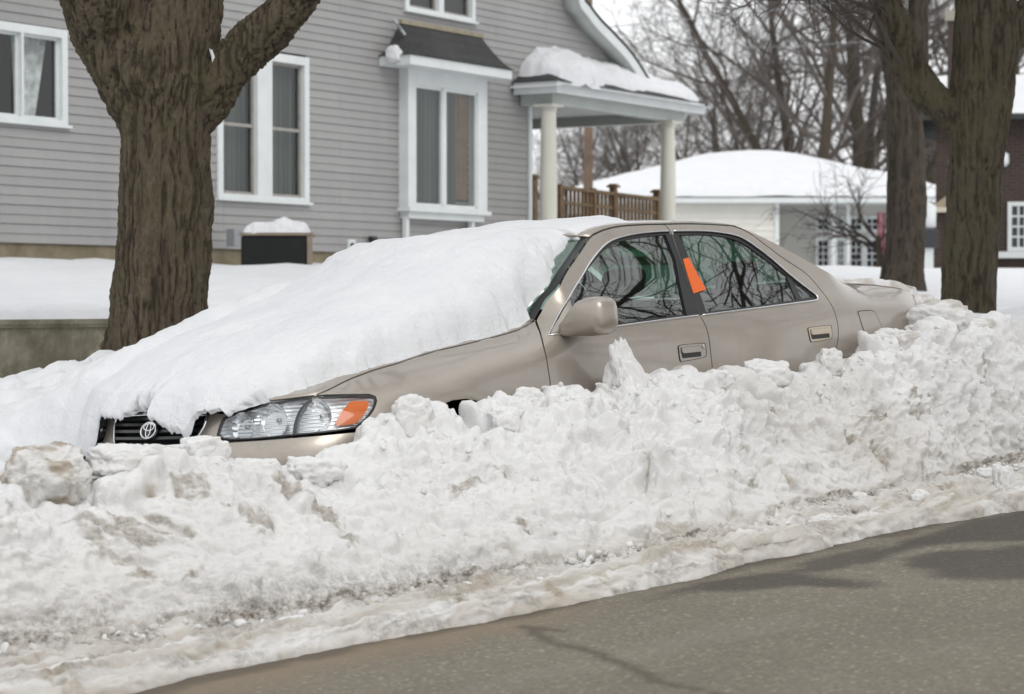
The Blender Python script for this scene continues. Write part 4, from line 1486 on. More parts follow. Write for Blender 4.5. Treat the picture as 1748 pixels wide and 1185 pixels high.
# ---- loose chunks
def lump_mesh(name, r, seed, sub=5, elong=(1, 1, 1), rough=.22, blocky=.5, taper=0.0, shear=0.0):
    import bmesh
    bm = bmesh.new()
    bmesh.ops.create_icosphere(bm, subdivisions=sub, radius=1.0)
    me = bpy.data.meshes.new(name); bm.to_mesh(me); bm.free()
    n = len(me.vertices)
    v = np.zeros(n * 3); me.vertices.foreach_get('co', v); v = v.reshape(-1, 3)
    e = .5 + .5 * (1 - blocky)
    b = np.sign(v) * np.abs(v) ** e
    b /= np.max(np.linalg.norm(b, axis=1))
    d = 1 + fbm(v + seed * 7.3, 1.3, 3, seed) * rough + fbm(v + seed * 3.1, 4.5, 4, seed + 1) * rough * .28
    cl, rid = worley(v + seed * 1.7, 2.2, seed)
    d += (np.clip(1 - cl ** 2, 0, 1) - .5) * rough * .6
    if sub >= 5:
        d += fbm(v + seed * 5.1, 11, 4, seed + 2) * .030
    v = b * d[:, None] * np.array(elong) * r
    zz = v[:, 2] / (elong[2] * r)
    v[:, :2] *= (1 - taper * (zz * .5 + .5))[:, None]
    v[:, 0] += shear * v[:, 2]
    me.vertices.foreach_set('co', v.ravel()); me.update()
    me.polygons.foreach_set('use_smooth', np.ones(len(me.polygons), bool))
    return me, v
def chunk(px, py, t_or_h, r, seed, label, elong=(1, 1, 1), rot=0, dirt=.2, grit=0., mode='t', rough=.22, sub=5, blocky=.5, group=None, name="snow_chunk", tilt=0, taper=0.0, shear=0.0):
    if mode == 't':
        p = plane_hit(px, py, L_, O_ + L_ * t_or_h)
    else:
        p = plane_hit(px, py, U_, O_ + U_ * t_or_h)
    me, v = lump_mesh(name, r, seed, sub, elong, rough, blocky, taper, shear)
    o = link(name, me, M['bank'])
    o.location = p; o.rotation_euler = (tilt, 0, rot)
    attr(me, 'dirt', np.clip(dirt * (.35 + 1.3 * sstep(-.2, .5, fbm(v / r + seed, 1.6, 4, seed + 9))) + .25 * dirt * sstep(.2, -.6, v[:, 2] / r), 0, 1))
    attr(me, 'grit', np.clip(grit * sstep(.15, .5, fbm(v / r + seed, 2.2, 4, seed + 12)), 0, 1))
    tag(o, label, "snow chunk", group)
    return o
chunk(78, 826, 1.02, .165, 3, "big brown-stained block of snow at the left end, in front of the bumper", (1.02, .8, .88), .5, dirt=.65, grit=.3, rough=.24, blocky=.5, tilt=.25, sub=6)
chunk(1066, 640, 1.04, .135, 8, "tall pointed white slab of snow leaning against the front door", (.92, .6, 1.05), .78, dirt=.05, rough=.30, taper=.62, shear=-.30, blocky=.4)
chunk(706, 722, 1.12, .105, 12, "pale block of snow on the crest beside the front wheel arch", (.95, .8, 1.0), .4, dirt=.12)
chunk(345, 772, 1.10, .085, 14, "rounded snow lump on the crest below the grille emblem", (1.2, .8, .8), .4, dirt=.08)
chunk(282, 782, 1.10, .058, 16, "small tan snow lump on the crest under the grille", (1.0, .8, .9), .2, dirt=.45)
chunk(205, 790, 1.12, .10, 18, "broad snow lump on the crest beneath the grille's far end", (1.3, .8, .65), .6, dirt=.15)
chunk(1525, 588, 1.02, .14, 21, "wide dirty snow mass on the crest under the fuel flap", (1.35, .8, .62), .8, dirt=.35)
chunk(1416, 622, 1.12, .075, 24, "upright snow chunk on the crest behind the rear door", (1.0, .7, 1.0), .5, dirt=.3)
chunk(1305, 640, 1.12, .105, 27, "rounded snow heap on the crest under the rear door", (1.2, .8, .7), .5, dirt=.12)
chunk(1224, 648, 1.10, .058, 29, "white snow lump on the crest by the gap between the doors", (1.2, .8, .85), .3, dirt=.05)
chunk(905, 690, 1.12, .075, 31, "smooth snow lump on the crest by the front door edge", (.95, .8, 1.05), .3, dirt=.06)
chunk(862, 718, 1.15, .075, 33, "rounded boulder of snow on the crest behind the front wheel arch", (1.1, .8, .85), .3, dirt=.06)
chunk(1660, 562, 1.05, .11, 35, "flat-topped snow chunk on the crest in front of the right tree", (1.4, .8, .6), .8, dirt=.3)
chunk(1566, 570, .96, .07, 37, "snow lump on the crest below the tail light", (1.1, .8, .8), .3, dirt=.25)
chunk(1574, 522, .72, .085, 57, "clump of dirty snow stuck on the corner of the car's tail", (1.1, .9, .8), .4, dirt=.4)
chunk(1606, 552, .90, .16, 38, "broad dirty snow heap burying the car's tail corner", (1.3, .9, .75), .8, dirt=.35)
chunk(985, 690, 1.13, .085, 39, "low rounded snow lump on the crest under the door mirror", (1.4, .8, .7), .6, dirt=.1)
chunk(1140, 676, 1.10, .09, 40, "wide snow lump on the crest right of the tall pointed slab", (1.5, .8, .6), .7, dirt=.06)
chunk(440, 806, 1.16, .075, 36, "snow lump on the crest under the headlight's inner end", (1.5, .8, .7), .6, dirt=.06)
chunk(535, 808, 1.16, .085, 34, "snow lump on the crest under the headlight's middle", (1.5, .8, .7), .6, dirt=.05, blocky=.3, rough=.3)
# crumbs on the ledge by the road
chunk(1323, 868, .115, .040, 41, "upper half of a double white snow lump on the ledge by the road", (1, 1, .95), 0, .05, mode='h')
chunk(1327, 888, .085, .047, 42, "lower half of a double white snow lump on the ledge by the road", (1.05, 1, .95), 1, .05, mode='h')
chunk(1570, 849, .09, .042, 43, "single white snow ball on the ledge near the right edge of the road", (1.15, .9, .8), 1, .06, mode='h')
chunk(1463, 852, .10, .044, 44, "wedge of snow on the ledge left of the single white snow ball", (1.3, .8, .7), 0, .15, mode='h')
chunk(1712, 818, .12, .065, 45, "tall snow chunk on the ledge at the far right", (.8, .8, 1.25), 0, .12, mode='h')
chunk(1682, 808, .12, .034, 46, "low snow lump leaning on the tall chunk at the far right", (1.3, .8, .8), 0, .1, mode='h')
chunk(1409, 890, .08, .027, 47, "small pale snow ball right of the double snow lump", (1.2, .9, .85), 0, .15, mode='h')
chunk(1150, 920, .10, .038, 48, "larger of two white lumps at the foot of the bank below the door handle", (1.4, .9, .75), 0, .05, mode='h')
chunk(1188, 916, .09, .020, 49, "smaller of two white lumps at the foot of the bank below the door handle", (1, .9, .9), 0, .05, mode='h')
chunk(564, 1018, .11, .040, 50, "upright white splinter of snow at the foot of the bank, left of middle", (.55, .6, 1.35), .3, .1, mode='h', grit=.2)
chunk(638, 1022, .09, .034, 51, "brown snow lump at the foot of the bank beside the upright splinter", (1.5, .9, .7), .2, .55, mode='h')
chunk(694, 998, .10, .036, 52, "tan snow block at the foot of the bank under the wheel arch", (1.0, .8, 1.0), .2, .4, mode='h')
chunk(716, 998, .10, .030, 53, "white snow block at the foot of the bank next to the tan one", (.8, .8, 1.2), .2, .08, mode='h')
chunk(500, 1062, .08, .045, 54, "flat pale snow cake on the ledge left of the upright splinter", (1.6, .9, .5), .2, .12, mode='h')
# crumbs and clods too many to tell apart: on the ledge and all over the broken face of the bank
rng = np.random.default_rng(7)
def scatter(name, items, sub, label, cell):
    """items: (point, radius, dirt, grit, sink normal)"""
    lm = [lump_mesh("clod", 1.0, 300 + i + sub * 20, sub, e_, .34, blocky=.6) for i, e_ in enumerate(((1.1, .9, .8), (.9, 1.2, .75), (1, 1, .95), (1.3, .8, .7), (.8, .95, 1.1), (1.15, 1.0, .6)))]
    LF0 = []
    for me_, v_ in lm:
        fa = np.zeros(len(me_.polygons) * 3, np.int32); me_.polygons.foreach_get('vertices', fa); LF0.append(fa.reshape(-1, 3))
    LV, LF, dv_, gv_ = [], [], [], []
    b0 = 0
    for p, r_, di, gr_ in items:
        k = rng.integers(len(lm)); v_ = lm[k][1]
        an, bn = rng.uniform(0, 6.28), rng.normal(0, .5)
        Rz = np.array([[math.cos(an), -math.sin(an), 0], [math.sin(an), math.cos(an), 0], [0, 0, 1]])
        Rx = np.array([[1, 0, 0], [0, math.cos(bn), -math.sin(bn)], [0, math.sin(bn), math.cos(bn)]])
        LV.append(v_ @ (Rz @ Rx).T * r_ + p); LF.append(LF0[k] + b0); b0 += len(v_)
        dv_.append(np.full(len(v_), di)); gv_.append(np.full(len(v_), gr_))
    me = mesh_np(name, np.vstack(LV), np.vstack(LF))
    attr(me, 'dirt', np.concatenate(dv_)); attr(me, 'grit', np.concatenate(gv_))
    o = link(name, me, M['bank'], smooth=True)
    tag(o, label, cell, kind="stuff")
    for m_, _ in lm: bpy.data.meshes.remove(m_)
it = []
for i in range(700):
    s_ = rng.uniform(-2.0, 6.5)
    f_ = np.interp(s_, FT_S, FT_T); e_ = np.interp(s_, EDGE_S, EDGE_T)
    t_ = f_ + abs(rng.normal(0, .30)) * (e_ - f_) - .03
    if t_ > e_ + .02: continue
    kq = np.clip((t_ - f_) / (e_ - f_), 0, 1)
    r_ = .006 + .015 * rng.random() ** 3
    it.append((st2w(s_, t_, .108 - .06 * kq + r_ * .3), r_, rng.choice([.05, .15, .45, .7]), rng.choice([0, 0, 0, .6])))
scatter("snow_crumbs", it, 2, "loose crumbs of snow scattered along the icy ledge by the road", "snow crumbs")
small_ = []
for i in range(900):
    k = int(np.searchsorted(cum, rng.random()))
    p = P.reshape(-1, 3)[k]; nn = N.reshape(-1, 3)[k]
    r_ = .005 + .012 * rng.random() ** 3
    di = float(np.clip(dirt.ravel()[k] + rng.choice([-.05, 0, 0, .05, .15]), 0, .8))
    small_.append((p + nn * r_ * rng.uniform(-.5, .0), r_, di, 0.0))
scatter("snow_crumbs", small_, 2, "small crumbs of broken snow over the face and crest of the bank", "snow crumbs")
# dead leaf and twig stuck in the face of the bank
def leaf(px, py, t_, ln, ang, label):
    p = plane_hit(px, py, L_, O_ + L_ * t_)
    V = []; F = []
    for i in range(7):
        k = i / 6
        wd = .012 * math.sin(math.pi * min(1, .12 + k * .88)) * ln / .06
        V += [(k * ln, -wd, .002 * i % .004), (k * ln, 0, .004), (k * ln, wd, 0)]
    F = [(i * 3 + j, i * 3 + j + 1, i * 3 + 4 + j, i * 3 + 3 + j) for i in range(6) for j in range(2)]
    o = link("leaf", mesh_np("leaf", V, F), M['leaf'], smooth=True)
    o.location = p + (L_ + U_) * .02
    z = Vector(L_ * .8 + U_ * .4)
    x = Vector(B_ * math.cos(ang) + U_ * math.sin(ang))
    y = z.cross(x).normalized(); x = y.cross(z).normalized(); z.normalize()
    o.rotation_euler = Matrix((x, y, z)).transposed().to_euler()
    tag(o, label, "leaf")
M['leaf'] = plain("dead_leaf", (.10, .075, .035), .8, var=.3, vscale=60)
leaf(604, 950, 1.44, .07, -1.1, "thin withered leaf stuck in the snow bank left of middle")

# ================================================================ THE GREY HOUSE
HP = np.array([-5.4, 24.06, CAMZ]); HD = np.array([.531, .8474, 0]); HN = np.array([.8474, -.531, 0])
def HW(a, n, z):                      # along the wall, out from the wall, world height
    return HP + a * HD + n * HN + np.array([0, 0, z - CAMZ])
def hp(px, py, n=0.0):
    p = plane_hit(px, py, HN, HP + n * HN)
    return float((p - HP) @ HD), float(p[2])
def ha(px, n=0.0): return hp(px, 400, n)[0]
HM = Matrix(((HD[0], HN[0], 0, HP[0]), (HD[1], HN[1], 0, HP[1]), (0, 0, 1, 0), (0, 0, 0, 1)))   # local x = a, y = n, z = height
# x cross y points down in this frame: faces are re-oriented by MB.build

t = NT("vinyl_siding")
v = t.coord()
sb = t.n('ShaderNodeTexBrick'); sb.inputs['Scale'].default_value = 1.0
sb.inputs['Brick Width'].default_value = 3.7; sb.inputs['Row Height'].default_value = .2032; sb.inputs['Mortar Size'].default_value = .004; sb.offset = .37; sb.offset_frequency = 3
sb.inputs['Color1'].default_value = (.97, .97, .97, 1); sb.inputs['Color2'].default_value = (1.03, 1.03, 1.03, 1); sb.inputs['Mortar'].default_value = (.62, .62, .62, 1)
tc_ = t.n('ShaderNodeTexCoord'); sx_ = t.n('ShaderNodeSeparateXYZ'); cb_ = t.n('ShaderNodeCombineXYZ'); sb0 = t.n('ShaderNodeMath', operation='SUBTRACT')
t.l(tc_.outputs['Object'], sx_.inputs[0]); t.l(sx_.outputs[0], cb_.inputs[0]); t.l(sx_.outputs[2], sb0.inputs[0]); sb0.inputs[1].default_value = hp(300, 422.5)[1]; t.l(sb0.outputs[0], cb_.inputs[1]); t.l(cb_.outputs[0], sb.inputs['Vector'])
sc0 = t.ramp(t.noise(.8, 6, .68, t.coord((1, 1, .45))), [(.28, (.272, .266, .262, 1)), (.72, (.338, .332, .326, 1))])
t.col(t.mix(1.0, sc0, sb.outputs[0], 'MULTIPLY'))
t.set(Roughness=.55)
t.bump(t.noise(30, 3, .6, t.coord((1, 1, 6))), .12, .01)
M['siding'] = t.m
t = NT("white_paint_trim")
t.col(t.ramp(t.noise(3, 5, .65, t.coord()), [(.25, (.60, .63, .63, 1)), (.75, (.72, .745, .745, 1))]))
t.set(Roughness=.5)
M['trim'] = t.m
t = NT("cream_column_paint")
t.col(t.ramp(t.noise(3, 5, .65, t.coord((1, 1, .3))), [(.25, (.54, .53, .46, 1)), (.75, (.63, .62, .55, 1))]))
t.set(Roughness=.5)
M['cream'] = t.m
M['sash'] = plain("sash_paint", (.30, .285, .26), .5, var=.15)
M['soffit'] = plain("soffit_paint", (.44, .47, .45), .6, var=.08, vscale=3)
t = NT("foundation_block")
t.col(t.ramp(t.noise(2.6, 6, .7, t.coord()), [(.2, (.10, .085, .05, 1)), (.5, (.20, .17, .11, 1)), (.8, (.29, .25, .17, 1))]))
t.set(Roughness=.9)
M['foundation'] = t.m
t = NT("mossy_concrete")
v = t.coord()
c = t.ramp(t.noise(2.4, 7, .72, v), [(.30, (.085, .076, .050, 1)), (.46, (.16, .145, .10, 1)), (.60, (.27, .25, .19, 1)), (.8, (.36, .335, .27, 1))])
c = t.mix(t.ramp(t.noise(9, 5, .7, t.coord((1, 1, .35))), [(.45, (0, 0, 0, 1)), (.75, (.7, .7, .7, 1))]), c, (.12, .11, .072, 1))
t.col(c); t.set(Roughness=.9)
t.bump(t.noise(25, 6, .7, v), .4, .02)
M['retaining'] = t.m
t = NT("asphalt_shingle")
br = t.n('ShaderNodeTexBrick'); br.inputs['Scale'].default_value = 1.0
br.inputs['Brick Width'].default_value = .30; br.inputs['Row Height'].default_value = .14; br.inputs['Mortar Size'].default_value = .006
br.inputs['Color1'].default_value = (.030, .032, .032, 1); br.inputs['Color2'].default_value = (.048, .050, .048, 1); br.inputs['Mortar'].default_value = (.012, .012, .012, 1)
t.l(t.coord(), br.inputs['Vector'])
t.col(t.mix(.4, br.outputs[0], t.ramp(t.noise(14, 6, .7, t.coord()), [(.3, (.02, .021, .02, 1)), (.7, (.07, .072, .066, 1))])))
t.set(Roughness=.9)
M['shingle'] = t.m
M['house_glass'] = glassmat("window_glass", (.78, .81, .80, 1), f0=.07)
t = NT("net_curtain")
wv = t.n('ShaderNodeTexWave', bands_direction='X'); wv.inputs['Scale'].default_value = 3.4; wv.inputs['Distortion'].default_value = 3.0; wv.inputs['Detail'].default_value = 3
t.l(t.coord((1, 1, .12)), wv.inputs['Vector'])
t.col(t.ramp(wv.outputs[0], [(.0, (.045, .058, .053, 1)), (1., (.105, .127, .118, 1))]))
t.set(Roughness=.9)
M['curtain'] = t.m
M['curtain_white'] = plain("white_lace", (.66, .67, .67), .9, var=.45, vscale=9)
M['curtain_brown'] = plain("brown_drape", (.17, .105, .055), .9, var=.25, vscale=5)
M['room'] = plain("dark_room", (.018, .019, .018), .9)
M['wood'] = plain("treated_lumber", (.165, .108, .058), .75, var=.3, vscale=7)
M['metal_grey'] = plain("galvanised", (.30, .31, .32), .45, .4)

house = empty("grey_house", HM)
tag(house, "two-storey house with grey lap siding, bay window and a columned corner porch", "house")
hi = lambda V: V
# roof curve at the right-hand end of the gable, in (a, z)
OV = .28
rake_px = [(958, 0), (974, 29), (993, 53), (1017, 77), (1049, 113)]
RK = np.array([hp(x, y) for x, y in rake_px])
RK = np.vstack([RK[::-1], [(RK[0][0] - .25, RK[0][1] + .9), (RK[0][0] - .75, RK[0][1] + 2.2), (RK[0][0] - 6.5, RK[0][1] + 7.5)]])   # from the eave upwards
RK = np.vstack([[(RK[0][0] + .75, RK[0][1] - .52)], RK])
RKs = spline(RK, 6)
A_R = ha(903.5)
Z_B = hp(300, 422.5)[1]
ZP = hp(1049, 113)[1]
ridge_a = RK[-1][0]
def a_right(z):
    if z < ZP - .05: return A_R
    o = np.argsort(RKs[:, 1])
    return float(np.interp(z, RKs[o, 1], RKs[o, 0]))
def a_left(z):
    return max(-9.0, 2 * ridge_a - a_right(max(z, ZP)) + 0) if z > ZP else -9.0

# window openings (a0, a1, z0, z1) in the siding
def rect(px0, px1, pyt, pyb, xref, n=.03):
    return ha(px0, n), ha(px1, n), hp(xref, pyb, n)[1], hp(xref, pyt, n)[1]
W_L = rect(-95, 117, 52, 214.5, 117)
W_M = rect(373, 528.5, 99, 346, 528.5)
W_U0 = rect(693, 812, -150, 38, 812)
OPEN = [W_L, W_M, W_U0]
m = MB()
CO = .1016
z = Z_B
lap = .013
while z < RK[-1][1] - .1:
    ar0, ar1 = a_right(z), a_right(z + CO)
    al = a_left(z)
    cuts = [al]
    spans = []
    x = al
    for (a0, a1, z0, z1) in sorted(OPEN):
        if z + CO > z0 + .05 and z < z1 - .05:
            spans.append((x, a0 + .04)); x = a1 - .04
    spans.append((x, None))
    for s0, s1 in spans:
        e0 = ar0 if s1 is None else s1; e1 = ar1 if s1 is None else s1
        if e0 - s0 < .01: continue
        m.add([(s0, lap, z), (e0, lap, z), (e1, .001, z + CO), (s0, .001, z + CO), (s0, -.004, z), (e0, -.004, z)], [(0, 1, 2, 3), (4, 5, 1, 0)])
    z += CO
sd = m.build("siding", M['siding'], house, recalc=False)
m = MB().box((-9, -.16, Z_B - 1.4), (A_R + .005, -.02, Z_B + .01))
m.build("foundation", M['foundation'], house)
# core of the house, so that nothing shows through
zc = ZP + .3
m = MB()
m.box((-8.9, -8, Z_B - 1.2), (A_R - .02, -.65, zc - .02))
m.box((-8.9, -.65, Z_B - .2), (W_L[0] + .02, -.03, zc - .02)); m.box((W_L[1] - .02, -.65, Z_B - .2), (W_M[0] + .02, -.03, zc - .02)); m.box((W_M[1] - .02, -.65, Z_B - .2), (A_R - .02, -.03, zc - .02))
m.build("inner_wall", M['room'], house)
m = MB()
n = len(RKs)
V = [(p[0], -.7, p[1]) for p in RKs if p[1] >= ZP] 
m.add(V + [(2 * ridge_a - p[0], p[1], p[2]) for p in V[::-1]], [tuple(range(2 * len(V)))])
m.build("gable_lining", M['room'], house)
m = MB().box((A_R - .055, -.02, Z_B - .02), (A_R + .02, .035, ZP - .25))
m.box((A_R + .02, -.10, Z_B - .02), (A_R + .03, .035, ZP - .25))
m.build("corner_board", M['trim'], house)
# roof: swept curve, soffit and rake board
def sweep(name, curve, n0, n1, mat, thick):
    m = MB()
    k = len(curve)
    V = [(p[0], n0, p[1]) for p in curve] + [(p[0], n1, p[1]) for p in curve]
    m.add(V, [(i, i + 1, k + i + 1, k + i) for i in range(k - 1)])
    o = m.build(name, mat, house, True)
    if thick:
        s_ = o.modifiers.new('t', 'SOLIDIFY'); s_.thickness = thick; s_.offset = 0
    return o
nrm2 = np.gradient(RKs, axis=0); nrm2 = np.stack([nrm2[:, 1], -nrm2[:, 0]], 1); nrm2 /= np.linalg.norm(nrm2, axis=1)[:, None]
if nrm2[0][1] < 0: nrm2 = -nrm2
sweep("soffit", RKs, 0.0, OV, M['soffit'], .012)
both = np.vstack([RKs + nrm2 * .16, (RKs[::-1] + nrm2[::-1] * .16) * (-1, 1) + (2 * ridge_a, 0)])
sweep("roof", both, -9.5, OV + .03, M['shingle'], .05)
m = MB()
k = len(RKs)
V = []
for d in (-.01, .145):
    for nn in (OV, OV + .025):
        V += [(p[0] + q[0] * d, nn, p[1] + q[1] * d) for p, q in zip(RKs, nrm2)]
F = []
for i in range(k - 1):
    for a, b in ((0, 1), (1, 3), (3, 2), (2, 0)):
        F.append((a * k + i, a * k + i + 1, b * k + i + 1, b * k + i))
m.add(V, F)
m.build("rake_board", M['trim'], house)

def window(rc, casing, panes, sashes, sill=True, n0=.0, proud=.034, inner=.03, label=None, parent=house, cmat=None, split=None, name="window", slider=False, mull=.10):
    """panes: list of (f0, f1) fractions of the opening between casings"""
    a0, a1, z0, z1 = rc
    P = n0 + proud
    m = MB()
    hd = casing * 1.1
    m.box((a0, n0 - .02, z0), (a0 + casing, P, z1)); m.box((a1 - casing, n0 - .02, z0), (a1, P, z1))
    m.box((a0 + casing, n0 - .02, z1 - hd), (a1 - casing, P, z1))
    m.box((a0 + casing, n0 - .02, z0), (a1 - casing, P, z0 + casing * .55))
    w_ = a1 - a0 - 2 * casing
    xs = []
    for f0, f1 in panes:
        xs.append((a0 + casing + f0 * w_, a0 + casing + f1 * w_))
    for (p0, p1), (q0, q1) in zip(xs[:-1], xs[1:]):
        m.box((p1, n0 - .02, z0 + casing * .5), (q0, P, z1 - hd + .001))
    o = m.build(name, M['trim'], parent, bevel=.004)
    if label: o['label'] = label
    if sill:
        MB().box((a0 - .03, n0 - .02, z0 - .035), (a1 + .03, P + .035, z0 - .002)).build("sill", M['trim'], o, bevel=.004)
    zb, zt = z0 + casing * .55, z1 - hd
    for i, (p0, p1) in enumerate(xs):
        # reveal
        m = MB(); r = n0 - .085
        for b in (((p0 - .012, r, zb), (p0, n0 - .02, zt)), ((p1, r, zb), (p1 + .012, n0 - .02, zt)), ((p0, r, zt), (p1, n0 - .02, zt + .012)), ((p0, r, zb - .012), (p1, n0 - .02, zb))):
            m.box(*b)
        m.build("reveal", M['trim'], o)
        if sashes == 'double':
            zm = (zb + zt) / 2 + .01
            m = MB(); s = .035; y0, y1 = n0 - .060, n0 - .028
            m.box((p0, y0, zb), (p0 + s, y1, zt)); m.box((p1 - s, y0, zb), (p1, y1, zt)); m.box((p0 + s, y0, zb), (p1 - s, y1, zb + s)); m.box((p0 + s, y0, zt - s), (p1 - s, y1, zt)); m.box((p0 + s, y0, zm - .02), (p1 - s, y1 + .006, zm + .02))
            m.build("sash", M['sash'], o)
        else:
            m = MB(); s = .03; y0, y1 = n0 - .060, n0 - .028
            m.box((p0, y0, zb), (p0 + s, y1, zt)); m.box((p1 - s, y0, zb), (p1, y1, zt)); m.box((p0 + s, y0, zb), (p1 - s, y1, zb + s)); m.box((p0 + s, y0, zt - s), (p1 - s, y1, zt))
            m.build("sash", M['trim'], o)
        MB().add([(p0 + .01, n0 - .046, zb + .01), (p1 - .01, n0 - .046, zb + .01), (p1 - .01, n0 - .046, zt - .01), (p0 + .01, n0 - .046, zt - .01)], [(0, 1, 2, 3)]).build("pane", M['house_glass'], o)
        if cmat:
            for (c0, c1, b0, b1, mat_, slope) in cmat[i]:
                # wavy cloth behind the glass
                k = 28
                xs_ = np.linspace(p0 + c0 * (p1 - p0), p0 + c1 * (p1 - p0), k)
                V = []
                for zz, sh in ((zb + b0 * (zt - zb), slope), (zb + b1 * (zt - zb), 0)):
                    cx = xs_.mean() + sh * (p1 - p0)
                    V += [(cx + (x_ - xs_.mean()) * (1 if sh == 0 else .55), n0 - .17 + .018 * math.sin(j * 1.3), zz) for j, x_ in enumerate(xs_)]
                MB().add(V, [(j, j + 1, k + j + 1, k + j) for j in range(k - 1)]).build("curtain", mat_, o, True, recalc=False)
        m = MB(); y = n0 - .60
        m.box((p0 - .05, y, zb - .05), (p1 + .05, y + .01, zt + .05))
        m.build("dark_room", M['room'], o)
    return o
cw = M['curtain']
window(W_L, .085, [(0, .625), (.645, 1)], 'slider', label="wide window at the house's left end with bunched white lace curtain", cmat=[[(.0, .9, .62, 1, M['room'], 0)], [(.02, .95, 0, 1, M['curtain_white'], -.12)]])
window(W_M, .095, [(0, .41), (.59, 1)], 'double', label="tall double window with drawn grey-green curtains above the air conditioner", cmat=[[(-.02, 1.02, 0, 1, cw, 0)], [(-.02, 1.02, 0, 1, cw, 0)]])
window(W_U0, .085, [(0, .46), (.54, 1)], 'double', label="upper window cut off by the top of the view", cmat=[[(0, 1, 0, 1, M['room'], 0)], [(0, 1, 0, 1, M['room'], 0)]])

# ---- bay window box
BN = .16
bz0, bz1 = hp(832, 379.5, BN)[1], hp(832, 126, BN)[1]
ba0, ba1 = ha(697.5, BN), ha(832, BN)
sillz = hp(836, 362, BN)[1]
m = MB()
gl0, gl1 = ha(711, BN), ha(816, BN); gz0, gz1 = hp(711, 350.5, BN)[1], hp(711, 144.5, BN)[1]
m.box((ba0, -.02, sillz), (gl0, BN, bz1)); m.box((gl1, -.02, sillz), (ba1, BN, bz1)); m.box((gl0, -.02, gz1), (gl1, BN, bz1)); m.box((gl0, -.02, sillz), (gl1, BN, gz0))
bay = m.build("bay_window", M['trim'], house, bevel=.004)
bay['label'] = "shallow boxed window with white casing under its own dark roof"
MB().box((ba0 - .035, -.02, sillz - .055), (ba1 + .035, BN + .05, sillz)).build("sill", M['trim'], bay, bevel=.005)
MB().box((ba0 + .025, -.02, bz0), (ba1 - .06, BN - .01, sillz - .055)).build("apron", M['trim'], bay, bevel=.004)
mu0, mu1 = ha(758, BN), ha(763.5, BN)
m = MB(); s = .035
for p0, p1 in ((gl0, mu0), (mu1, gl1)):
    m.box((p0, BN - .075, gz0), (p0 + s * .4, BN - .02, gz1)); m.box((p1 - s * .8, BN - .075, gz0), (p1, BN - .02, gz1)); m.box((p0, BN - .075, gz0), (p1, BN - .02, gz0 + s)); m.box((p0, BN - .075, gz1 - s), (p1, BN - .02, gz1))
m.box((mu0, BN - .09, gz0), (mu1, BN - .012, gz1))
m.build("sash", M['trim'], bay)
MB().add([(gl0, BN - .05, gz0), (gl1, BN - .05, gz0), (gl1, BN - .05, gz1), (gl0, BN - .05, gz1)], [(0, 1, 2, 3)]).build("pane", M['house_glass'], bay)
def cloth(a0, a1, z0, z1, n, mat, waves, par, amp=.015):
    k = 50
    x = np.linspace(a0, a1, k)
    V = [(x_, n + amp * math.sin(waves * j / k * 6.28) + amp * .5 * math.sin(waves * 2.3 * j / k * 6.28), z0) for j, x_ in enumerate(x)] + [(x_, n + amp * math.sin(waves * j / k * 6.28 + .4), z1) for j, x_ in enumerate(x)]
    return MB().add(V, [(j, j + 1, k + j + 1, k + j) for j in range(k - 1)]).build("curtain", mat, par, True, recalc=False)
cloth(gl0, mu0 + .02, gz0, gz1, BN - .11, M['curtain'], 9, bay)
cloth(mu1, ha(790, BN), gz0, gz1, BN - .11, M['curtain'], 5, bay)
cloth(ha(787, BN), gl1 - .06, gz0 + .12, gz1, BN - .12, M['curtain_brown'], 3, bay)
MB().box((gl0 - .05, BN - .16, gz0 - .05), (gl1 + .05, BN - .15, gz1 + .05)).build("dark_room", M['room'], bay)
# its roof: fascia, shingled slopes
BF = .50
fa0, fa1 = ha(701, BF), ha(874, BF)
fz1, fz0 = hp(701, 92.5, BF)[1], hp(701, 109.5, BF)[1]
m = MB()
m.box((fa0, -.02, fz0), (fa1, BF, fz1))
m.build("fascia", M['trim'], bay, bevel=.004)
ta0, ta1 = ha(683, 0.01), ha(821, 0.01); tz = hp(683, 39, 0.01)[1]
m = MB()
ks = np.linspace(0, 1, 9)
prof = [(BF + .03) * (1 - k_) + .012 * k_ for k_ in ks]
rise = [fz1 + .004 + (tz - fz1) * (k_ ** 1.35) for k_ in ks]
La = [fa0 - .03 + (ta0 - fa0 + .03) * k_ ** .9 for k_ in ks]; Ra = [fa1 + .03 + (ta1 - fa1 - .03) * (k_ ** .72) for k_ in ks]
V = [(La[i], prof[i], rise[i]) for i in range(9)] + [(Ra[i], prof[i], rise[i]) for i in range(9)] + [(La[i], .005, rise[i]) for i in range(9)] + [(Ra[i], .005, rise[i]) for i in range(9)]
F = [(i, i + 1, 9 + i + 1, 9 + i) for i in range(8)] + [(i, i + 1, 18 + i + 1, 18 + i) for i in range(8)] + [(9 + i, 9 + i + 1, 27 + i + 1, 27 + i) for i in range(8)]
m.add(V, F)
m.build("bay_roof", M['shingle'], bay, True)
MB().box((ta0 - .01, .01, tz - .01), (ta1 + .03, .04, tz + .045)).build("flashing", plain("old_flashing", (.30, .26, .18), .7, var=.2), bay)
dp = [HW(*x) for x in []]
m = MB()
m.tube([(ha(678, .1), .05, hp(678, 33, .1)[1]), (ha(679, .1), .10, hp(679, 42, .1)[1]), (ha(686, .2), .20, hp(686, 52, .2)[1]), (ha(693, .25), .24, hp(693, 60, .25)[1])], .022, 6)
m.build("roof_bracket", M['metal_grey'], bay)
for px in (694, 806):
    MB().box((ha(px - 2.5, .1), .06, Z_B + .12), (ha(px + 2.5, .1), .12, bz0 + .02)).build("downpipe", M['trim'], house)

